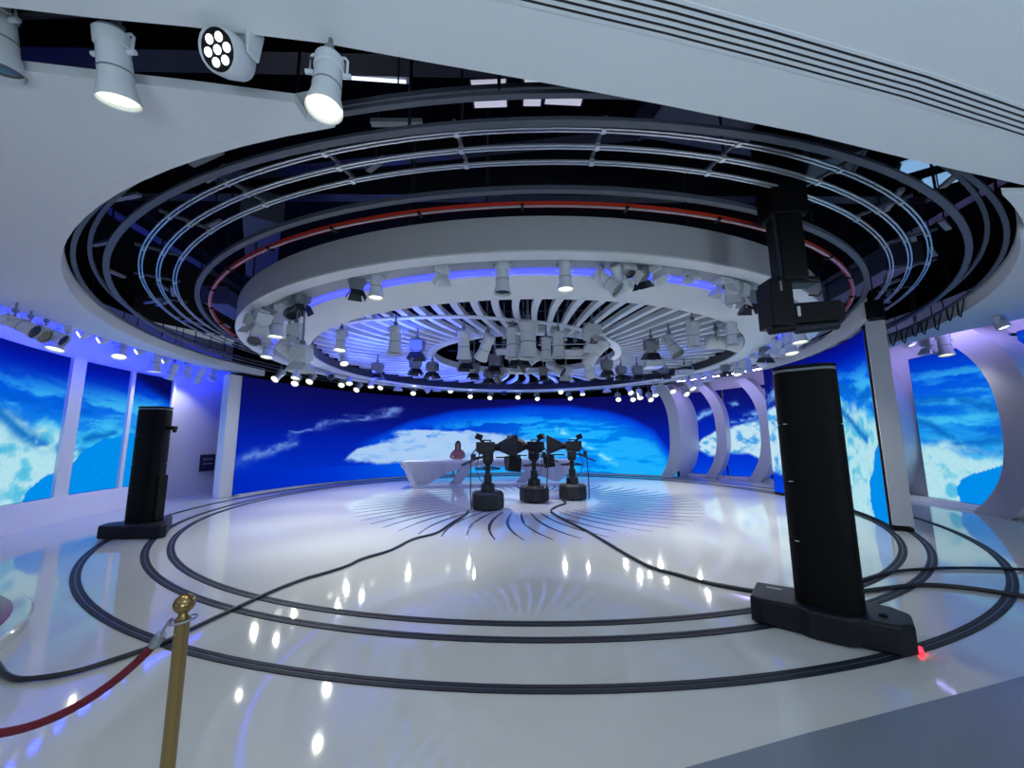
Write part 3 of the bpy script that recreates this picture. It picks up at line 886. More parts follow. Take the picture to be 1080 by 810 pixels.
# ================================================================== PRESENTER
stool = thing('bar_stool', 'dark stool under the presenter behind the white desk', 'stool', (-2.52, 3.98, 0))
MB().lathe([(.2, .66), (.21, .69), (.19, .72)], 20).build('seat', M['black'], stool)
MB().lathe([(.2, .0), (.2, .015), (.03, .04), (.025, .66)], 20).build('pedestal', M['darkmetal'], stool)


def skin_body(name, pts, edges, radii, material, root=0, loc=(0, 0, 0), parent=None, sub=2):
    me = bpy.data.meshes.new(name)
    me.from_pydata(pts, edges, [])
    o = bpy.data.objects.new(name, me)
    COL.objects.link(o)
    o.location = loc
    if parent:
        o.parent = parent
    me.skin_vertices.new() if hasattr(me.skin_vertices, 'new') and not me.skin_vertices else None
    sk = o.modifiers.new('skin', 'SKIN')
    if not me.skin_vertices:
        bpy.context.view_layer.objects.active = o
    if me.skin_vertices:
        for i, r in enumerate(radii):
            d = me.skin_vertices[0].data[i]
            d.radius = r if isinstance(r, tuple) else (r, r)
            d.use_root = i == root
    sk.use_smooth_shade = True
    s = o.modifiers.new('subdivision', 'SUBSURF')
    s.levels = s.render_levels = sub
    me.materials.append(material)
    return o


P0 = Vector((-2.52, 3.98, 0))
pts, edg, rad = [], [], []
def V(p, r, parent=None):
    pts.append(p)
    rad.append(r)
    if parent is not None:
        edg.append((parent, len(pts) - 1))
    return len(pts) - 1
pel = V((0, 0, .80), (.16, .13))
wst = V((0, -.01, .95), (.125, .10), pel)
chs = V((0, -.02, 1.12), (.16, .115), wst)
nk0 = V((0, -.01, 1.25), (.07, .06), chs)
nk = V((0, -.02, 1.31), (.048, .048), nk0)
hd = V((0, -.04, 1.40), (.072, .085), nk)
hd2 = V((0, -.035, 1.49), (.075, .09), hd)
V((0, -.03, 1.535), (.045, .055), hd2)
fj = V((0, -.105, 1.415), (.02, .02), hd)       # nose ridge
for s in (-1, 1):
    sh = V((s * .17, -.02, 1.20), (.055, .055), chs)
    el = V((s * .235, -.12, 1.00), (.042, .042), sh)
    wr = V((s * .10, -.36, .945), (.028, .026), el)
    pm = V((s * .055, -.42, .935), (.034, .02), wr)
    for k in range(4):
        f1 = V((s * (.02 + .018 * k) + s * .005, -.468 + .004 * k, .935), .0095, pm)
        V((s * (.008 + .016 * k), -.505 + .007 * k, .922), .008, f1)
    th = V((s * .02, -.425, .95), .010, pm)
    V((s * .0, -.45, .945), .009, th)
    hp = V((s * .09, -.03, .76), (.085, .085), pel)
    kn = V((s * .11, -.40, .74), (.065, .065), hp)
    an = V((s * .10, -.36, .36), (.042, .042), kn)
    V((s * .11, -.47, .31), (.035, .03), an)
body = skin_body('person', pts, edg, rad, M['skin'], 0, P0)
tag(body, 'person in a pink jacket with long dark hair seated behind the white desk', 'person')
jk = []
for z, w, d, y in ((.83, .17, .15, 0), (.95, .155, .13, -.01), (1.08, .185, .14, -.02), (1.18, .20, .125, -.02), (1.24, .155, .10, -.015), (1.27, .075, .07, -.015)):
    jk.append([(w * math.cos(2 * PI * i / 20), y + d * math.sin(2 * PI * i / 20), z) for i in range(20)])
jm = MB().loft(jk, cap=False)
for s in (-1, 1):
    jm.loft([[(x + s * 0, y, z) for x, y, z in ring] for ring in [
        [(s * .165 + .068 * math.cos(a), -.02 + .068 * math.sin(a), 1.215 - .03 * math.cos(a) * s) for a in np.linspace(0, 2 * PI, 13)[:-1]],
        [(s * .225 + .062 * math.cos(a), -.08 + .058 * math.sin(a), 1.08) for a in np.linspace(0, 2 * PI, 13)[:-1]],
        [(s * .24 + .056 * math.cos(a), -.135 + .05 * math.sin(a), .99 + .03 * math.sin(a)) for a in np.linspace(0, 2 * PI, 13)[:-1]],
        [(s * .15 + .030 * math.cos(a), -.285, .96 + .042 * math.sin(a)) for a in np.linspace(0, 2 * PI, 13)[:-1]],
        [(s * .105 + .028 * math.cos(a), -.35, .948 + .036 * math.sin(a)) for a in np.linspace(0, 2 * PI, 13)[:-1]]]])
jm.build('jacket', M['pink'], body, smooth=60)
hm = MB()
hr = []
for z, w, d, y in ((1.02, .05, .03, .085), (1.10, .095, .05, .075), (1.22, .105, .07, .055), (1.32, .098, .085, .03), (1.40, .097, .10, .02), (1.47, .098, .108, -.002), (1.53, .088, .10, -.012), (1.575, .06, .07, -.015), (1.592, .02, .025, -.015)):
    hr.append([(w * math.cos(2 * PI * i / 20), y + d * math.sin(2 * PI * i / 20), z) for i in range(20)])
hm.loft(hr)
for s in (-1, 1):
    hm.loft([[(s * .085 + .028 * math.cos(a), -.045 + .04 * math.sin(a), z) for a in np.linspace(0, 2 * PI, 11)[:-1]] for z in (1.50, 1.40, 1.30)] + [[(s * .09 + .024 * math.cos(a), -.10 + .03 * math.sin(a), z) for a in np.linspace(0, 2 * PI, 11)[:-1]] for z in (1.18, 1.08)])
hm.build('hair', M['hair'], body, smooth=60)
eyes = MB()
for s in (-1, 1):
    eyes.sphere((s * .03, -.118, 1.437), .010, 8)
eyes.build('eyes', M['black'], body)
MB().sphere((0, -.118, 1.378), .02, 8, (1, .4, .35)).build('mouth', mat('lips', (150, 60, 66)), body)
MB().loft([[(s_ * .0 + .18 * math.cos(a), -.02 + .15 * math.sin(a), .84) for a in np.linspace(0, 2 * PI, 17)[:-1]] for s_ in (0,)] + [[(.17 * math.cos(a), -.1 + .18 * math.sin(a), .725) for a in np.linspace(0, 2 * PI, 17)[:-1]]]).build('trousers', M['trousers'], body, smooth=60)

# ================================================================== STUDIO CAMERAS ON PEDESTALS
def make_camera(sgn):
    """sgn +1: the prompter points to +x (local)."""
    t = empty('studio_camera', (0, 0, 0))
    pl = [(.40 * math.cos(a) * (1 if abs(math.cos(a)) > .2 else 1), .36 * math.sin(a)) for a in np.linspace(0, 2 * PI, 9)[:-1] + PI / 8]
    b = MB().loft([[(x * .98, y * .98, .03) for x, y in pl], [(x, y, .16) for x, y in pl], [(x * .97, y * .97, .36) for x, y in pl], [(x * .82, y * .82, .42) for x, y in pl]])
    b.build('base', M['pedestal'], t, smooth=30, bevel=.015)
    for k in range(3):
        a = k * 2 * PI / 3 + .5
        MB().cyl((.25 * math.cos(a) - .03, .25 * math.sin(a), .042), (.25 * math.cos(a) + .03, .25 * math.sin(a), .042), .04, 12).build('wheel', M['black'], t)
    MB().lathe([(.17, .40), (.16, .58), (.13, .60)], 20).build('lower_column', M['camera'], t)
    MB().lathe([(.095, .58), (.095, .80), (.06, .80), (.06, 1.02), (.11, 1.06), (.11, 1.10)], 20).build('upper_column', M['camera'], t)
    w = MB()
    n = 28
    w.tube([(.30 * math.cos(2 * PI * i / n), .30 * math.sin(2 * PI * i / n), .93) for i in range(n + 1)], .014, 8)
    for k in range(3):
        a = k * 2 * PI / 3
        w.cyl((.06 * math.cos(a), .06 * math.sin(a), .98), (.30 * math.cos(a), .30 * math.sin(a), .93), .01, 6)
    w.build('steering_ring', M['black'], t)
    MB().box((0, 0, 1.19), (.24, .20, .2)).cyl((0, -.16, 1.2), (0, .16, 1.2), .08, 14).build('pan_head', M['camera'], t, bevel=.012)
    bd = MB().box((-.06 * sgn, 0, 1.44), (.44, .16, .24)).box((-.05 * sgn, 0, 1.30), (.36, .13, .06)).box((-.02 * sgn, 0, 1.60), (.2, .05, .03)).box((-.10 * sgn, 0, 1.57), (.03, .04, .06)).box((.06 * sgn, 0, 1.57), (.03, .04, .06))
    bd.build('camera_body', M['camera'], t, smooth=0, bevel=.012)
    MB().cyl((.14 * sgn, 0, 1.43), (.42 * sgn, 0, 1.43), .085, 18, .1).build('lens', M['black'], t)
    vf = MB().box((-.22 * sgn, -.02, 1.68), (.16, .18, .13), (0, .35 * sgn, 0)).cyl((-.12 * sgn, 0, 1.55), (-.2 * sgn, 0, 1.64), .03, 8)
    vf.build('viewfinder', M['black'], t, smooth=0, bevel=.01)
    h = MB()
    x0, x1 = .28 * sgn, .66 * sgn
    h.loft([[(x0, -.13, 1.34), (x0, .13, 1.34), (x0, .13, 1.54), (x0, -.13, 1.54)], [(x1, -.26, 1.19), (x1, .26, 1.19), (x1, .26, 1.73), (x1, -.26, 1.73)]])
    h.build('prompter_hood', M['hood'], t, smooth=0, bevel=.008)
    MB().box((.668 * sgn, 0, 1.46), (.01, .48, .50)).build('glass', M['monitor'], t, smooth=0)
    MB().box((.46 * sgn, 0, 1.19), (.52, .06, .03)).box((.62 * sgn, 0, 1.02), (.30, .44, .32), (0, .1 * sgn, 0)).build('prompter_monitor', M['black'], t, smooth=0, bevel=.008)
    for s in (-1, 1):
        MB().tube([(-.08 * sgn, s * .13, 1.22), (-.30 * sgn, s * .18, 1.16), (-.62 * sgn, s * .20, 1.02)], .014, 8).build('pan_bar', M['black'], t)
    MB().box((-.36 * sgn, -.18, 1.22), (.10, .06, .14)).cyl((-.3 * sgn, -.15, 1.2), (-.2 * sgn, -.1, 1.22), .015, 6).build('control_box', M['camera'], t, smooth=0, bevel=.006)
    cbl = MB().tube([(-.26 * sgn, .06, 1.42), (-.40 * sgn, .0, 1.25), (-.42 * sgn, -.1, .8), (-.43 * sgn, -.2, .4), (-.42 * sgn, -.3, .06)], .014, 6)
    cbl.tube([(-.2 * sgn, -.06, 1.3), (-.30 * sgn, -.14, .95), (-.22 * sgn, -.18, .72), (-.12 * sgn, -.16, .62)], .01, 6)
    cbl.build('cable', M['cable'], t)
    return t


c1 = make_camera(1)
tag(c1, 'studio pedestal camera pointing away from the other two, nearest the desk end', 'studio camera', 'pedestal cameras on the stage')
c1.location = (-.89, -1.46, 0)
c1.rotation_euler = (0, 0, R_(14))
c2 = make_camera(-1)
tag(c2, 'middle studio camera of the three, its prompter hood facing the desk side', 'studio camera', 'pedestal cameras on the stage')
c2.location = (.23, -.34, 0)
c2.rotation_euler = (0, 0, R_(-24))
c3 = copy_tree(c2)
c3['label'] = 'studio camera with raised viewfinder, farthest from the presenter'
c3.location = (1.28, .06, 0)
c3.rotation_euler = (0, 0, R_(-6))

# ================================================================== CABLES ON THE FLOOR
def smooth_path(p, n=4):
    out = []
    for i in range(len(p) - 1):
        p0, p1, p2, p3 = p[max(i - 1, 0)], p[i], p[i + 1], p[min(i + 2, len(p) - 1)]
        for k in range(n):
            u = k / n
            out.append(tuple(.5 * (2 * p1[j] + (p2[j] - p0[j]) * u + (2 * p0[j] - 5 * p1[j] + 4 * p2[j] - p3[j]) * u * u + (3 * p1[j] - p0[j] - 3 * p2[j] + p3[j]) * u ** 3) for j in range(2)))
    out.append(p[-1])
    return out


ZC = .022
A = [(-1.3, -1.75), (-1.32, -2.4), (-1.45, -3.2), (-1.55, -3.95), (-1.83, -4.37), (-1.98, -5.03), (-2.22, -5.45), (-2.29, -5.75), (-2.42, -6.0), (-2.56, -6.2), (-2.63, -6.36), (-2.71, -6.6), (-2.78, -6.95), (-2.87, -7.48), (-2.90, -7.7), (-3.03, -7.94), (-3.17, -8.12), (-3.4, -8.2), (-3.58, -8.16), (-3.75, -8.07), (-3.95, -7.96)]
tag(MB().tube([(x, y, ZC) for x, y in smooth_path(A)], .018, 8).build('floor_cable', M['cable']), 'black cable snaking from the cameras towards the brass post', 'cable', 'cables across the floor')
B = [(.98, -.3), (1.0, -.75), (.75, -1.2), (.57, -1.75), (.68, -2.5), (1.07, -3.83), (1.31, -4.89), (1.46, -5.5), (1.57, -5.81), (1.78, -6.05), (1.97, -6.28), (2.19, -6.44), (2.41, -6.56), (2.76, -6.6), (3.15, -6.58), (3.47, -6.54), (3.92, -6.42), (4.24, -6.35), (4.47, -6.37), (4.7, -6.46), (4.95, -6.64), (5.6, -7.1), (6.4, -7.4)]
tag(MB().tube([(x, y, ZC) for x, y in smooth_path(B)], .022, 8).build('floor_cable', M['cable']), 'thick black cable running from the cameras behind the large tower', 'cable', 'cables across the floor')
Cc = [(2.95, -6.85), (3.2, -6.5), (3.73, -6.22), (4.29, -5.94), (4.82, -5.81), (5.32, -5.77), (5.96, -5.82), (6.9, -6.0), (7.7, -6.3)]
tag(MB().tube([(x, y, ZC) for x, y in smooth_path(Cc)], .018, 8).build('floor_cable', M['cable']), 'black cable leaving the large tower towards the ribbed wall', 'cable', 'cables across the floor')

# ================================================================== ROPE BARRIER
def stanchion(x, y, label):
    t = thing('stanchion', label, 'barrier post', (x, y, 0), group='brass posts of the rope barrier')
    MB().lathe([(.15, 0), (.15, .012), (.10, .03), (.030, .05), (.028, .09)], 28).build('base', M['brass'], t)
    MB().lathe([(.025, .05), (.025, .875), (.028, .88), (.028, .893), (.020, .90), (.015, .915)], 24).build('pole', M['brass'], t)
    MB().sphere((0, 0, .95), .038, 22).build('finial', M['brass'], t)
    n = 20
    MB().tube([(.048 * math.cos(2 * PI * i / n), .048 * math.sin(2 * PI * i / n), .888 + .006 * math.cos(2 * PI * i / n)) for i in range(n + 1)], .004, 6).build('ring', M['steel'], t)


sx, sy = -1.395, -9.34
stanchion(sx, sy, 'brass barrier post with a ball top in the near corner')
stanchion(sx - 1.5, sy - .05, 'brass barrier post outside the picture holding the far rope end')
rp = thing('barrier_rope', 'dark red velvet rope hooked to the brass post', 'rope', (0, 0, 0))
x0, x1 = sx - .09, sx - 1.41
pr = []
for i in range(31):
    u = i / 30
    pr.append((x0 + (x1 - x0) * u, sy - .05 * u, .82 - .345 * (1 - (2 * u - 1) ** 2) ** .9))
MB().tube(pr, .0155, 12).build('rope', M['rope'], rp)
for (xa, ya, s) in ((sx, sy, -1), (sx - 1.5, sy - .05, 1)):
    h = MB().cyl((xa + s * .082, ya, .835), (xa + s * .11, ya, .79), .019, 12)
    h.tube([(xa + s * .085, ya, .83), (xa + s * .07, ya, .86), (xa + s * .055, ya, .885), (xa + s * .045, ya, .895), (xa + s * .05, ya, .872)], .005, 6)
    h.build('hook', M['steel'], rp)

# ================================================================== SMALL THINGS AT THE EDGES
t = thing('round_platform', 'round white platform with a dark red top, cut off by the photo edge', 'platform', (-5.9, -8.85, 0))
MB().lathe([(2.07, .0), (2.09, .09), (2.07, .105)], 72).build('plinth', M['floor'], t)
MB().lathe([(1.96, .105), (1.96, .113), (1.95, .115)], 72).build('top', M['redtop'], t)
t = thing('wall_sign', 'small dark sign with two lines of white lettering beside the column', 'sign', at(-81.6, 10.27, .95), R_(81.6))
MB().box((0, -.012, 0), (.50, .03, .52)).build('panel', M['sign'], t, smooth=0)
tx = MB()
for k in range(4):
    tx.box((-.14 + k * .09, -.03, .09), (.06, .006, .012)).box((-.14 + k * .09, -.03, .115), (.012, .006, .05)).box((-.14 + k * .09, -.03, .14), (.06, .006, .012))
for k in range(9):
    tx.box((-.16 + k * .038, -.03, -.03), (.024, .006, .03))
tx.build('lettering', M['signtext'], t, smooth=0)

# ================================================================== LAMPS
def spot_proto(lit):
    """Profile spotlight: yoke at the mount, flared barrel pointing down, lens at the mouth."""
    t = empty('spotlight', (0, 0, 0))
    MB().box((0, 0, -.02), (.05, .05, .05)).cyl((0, 0, -.04), (0, 0, -.07), .012, 8).build('clamp', M['lampgrey'], t, smooth=0)
    y = MB()
    y.tube([(-.115, 0, -.20), (-.115, 0, -.09), (-.10, 0, -.07), (.10, 0, -.07), (.115, 0, -.09), (.115, 0, -.20)], .009, 6)
    y.build('yoke', M['lamp'], t)
    b = MB().lathe([(.088, -.262), (.088, -.255), (.112, -.285)][:0] + [(.112, -.29), (.112, -.275), (.088, -.17), (.086, -.06), (.082, .03), (.092, .035), (.092, .11), (.07, .135), (.0, .135)], 20, cap=False)
    b.lathe([(.105, -.286), (.10, -.26)], 20, cap=False)
    bo = b.build('body', M['lamp'], t, loc=(0, 0, -.20))
    MB().lathe([(.089, -.115), (.0895, -.105)], 20).build('vent_band', M['lampgrey'], bo)
    for s in (-1, 1):
        MB().cyl((s * .09, 0, 0), (s * .14, 0, 0), .016, 8).build('knob', M['lamp'], bo)
    MB().lathe([(.0, -.262), (.06, -.266), (.104, -.262), (.104, -.255), (0, -.255)], 20, cap=False).build('lens', M['lens'] if lit else M['lensoff'], bo)
    return t


def wash_proto():
    """Moving head with seven LED lenses."""
    t = empty('moving_head', (0, 0, 0))
    MB().box((0, 0, -.035), (.17, .13, .06)).box((0, 0, .0), (.04, .04, .03)).build('base_box', M['lamp'], t, smooth=0, bevel=.01)
    y = MB()
    for s in (-1, 1):
        y.loft([[(s * .115, -.05, -.07), (s * .135, -.05, -.07), (s * .135, .05, -.07), (s * .115, .05, -.07)], [(s * .115, -.035, -.24), (s * .13, -.035, -.24), (s * .13, .035, -.24), (s * .115, .035, -.24)]])
    y.box((0, 0, -.075), (.26, .1, .025))
    y.build('yoke', M['lamp'], t, smooth=0, bevel=.006)
    bo = MB().lathe([(.098, -.10), (.105, -.09), (.105, -.02), (.09, .05), (.05, .09), (0, .095)], 22, cap=False).lathe([(0, -.088), (.098, -.088), (.098, -.10)], 22, cap=False).build('body', M['lamp'], t, loc=(0, 0, -.21))
    MB().lathe([(0, -.0885), (.092, -.0885), (.092, -.0905), (0, -.0905)], 22, cap=False).build('front_plate', M['black'], bo)
    for k in range(7):
        a = k * PI / 3
        x, yy = (0, 0) if k == 6 else (.055 * math.cos(a), .055 * math.sin(a))
        MB().sphere((x, yy, -.092), .022, 10, (1, 1, .35)).build('led', M['ledlens'], bo)
    return t


def fresnel_proto(dark):
    """Box-shaped fresnel with barn doors."""
    t = empty('fresnel_lamp', (0, 0, 0))
    m1 = M['lampgrey'] if dark else M['lamp']
    MB().box((0, 0, -.02), (.05, .05, .05)).cyl((0, 0, -.04), (0, 0, -.07), .012, 8).build('clamp', M['lampgrey'], t, smooth=0)
    MB().tube([(-.135, 0, -.19), (-.135, 0, -.08), (-.12, 0, -.065), (.12, 0, -.065), (.135, 0, -.08), (.135, 0, -.19)], .009, 6).build('yoke', m1, t)
    bo = MB().box((0, 0, .01), (.22, .20, .17)).lathe([(.095, -.12), (.095, -.07)], 18).box((0, 0, .11), (.14, .13, .03)).build('body', m1, t, smooth=30, bevel=.008, loc=(0, 0, -.19))
    MB().lathe([(0, -.128), (.05, -.132), (.085, -.124), (.085, -.118), (0, -.118)], 18, cap=False).build('lens', M['lensoff'], bo)
    for k in range(4):
        d = MB().loft([[(-.085, -.10, -.12), (.085, -.10, -.12), (.085, -.092, -.12), (-.085, -.092, -.12)], [(-.115, -.155, -.235), (.115, -.155, -.235), (.115, -.149, -.235), (-.115, -.149, -.235)]]).build('barn_door', M['darkmetal'] if dark else M['lamp'], bo, smooth=0)
        d.rotation_euler = (0, 0, k * PI / 2)
    return t


def panel_proto():
    """Soft light: a white box with a diffuser."""
    t = empty('soft_light', (0, 0, 0))
    MB().box((0, 0, -.02), (.05, .05, .05)).cyl((0, 0, -.04), (0, 0, -.08), .012, 8).build('clamp', M['lampgrey'], t, smooth=0)
    MB().tube([(-.20, 0, -.24), (-.20, 0, -.10), (-.18, 0, -.08), (.18, 0, -.08), (.20, 0, -.10), (.20, 0, -.24)], .009, 6).build('yoke', M['lamp'], t)
    bo = MB().box((0, 0, .03), (.36, .26, .10)).box((0, 0, -.035), (.37, .27, .03)).build('body', M['lamp'], t, smooth=0, bevel=.012, loc=(0, 0, -.24))
    MB().box((0, 0, -.052), (.33, .23, .01)).build('diffuser', M['fin'], bo, smooth=0)
    MB().box((.0, .0, .09), (.12, .1, .04)).build('driver_box', M['lampgrey'], bo, smooth=0)
    return t


M['ledlens'] = mat('led_lens', (250, 252, 255), 0.15, emit=(245, 250, 255), estr=1.6)
PROTO = {'A': spot_proto(True), 'a': spot_proto(False), 'W': wash_proto(), 'C': fresnel_proto(True), 'c': fresnel_proto(False), 'D': panel_proto()}
KINDN = {'A': ('lit white spotlight', 'spotlight'), 'a': ('unlit white spotlight', 'spotlight'), 'W': ('white moving head', 'moving light'), 'C': ('grey barn-door lamp', 'stage lamp'),
         'c': ('white barn-door lamp', 'stage lamp'), 'D': ('white box soft light', 'soft light')}
used = set()
spots = []


def lamp(kind, x, y, z, label, group, s=1.0, pan=0.0, tilt=0.0, power=None, top=None):
    p = PROTO[kind]
    if kind in used:
        p = copy_tree(p)
    used.add(kind)
    p.location = (x, y, z)
    p.scale = (s, s, s)
    p.rotation_euler = (0, 0, R_(pan))
    b = [c for c in p.children if c.name.split('.')[0] == 'body'][0]
    b.rotation_euler = (R_(tilt), 0, 0)
    tag(p, label, KINDN[kind][1], group)
    if top:       # pipe up to what the lamp hangs from
        q = MB().cyl((0, 0, 0), (0, 0, (top - z) / s), .014, 6).build('pipe', M['lampgrey'], p)
    if kind == 'A' and power:
        d = Matrix.Rotation(R_(pan), 3, 'Z') @ (Matrix.Rotation(R_(tilt), 3, 'X') @ Vector((0, 0, -1)))
        pv = Vector((x, y, z - .20 * s))
        spots.append((pv + d * .31 * s, d, power))
    return p


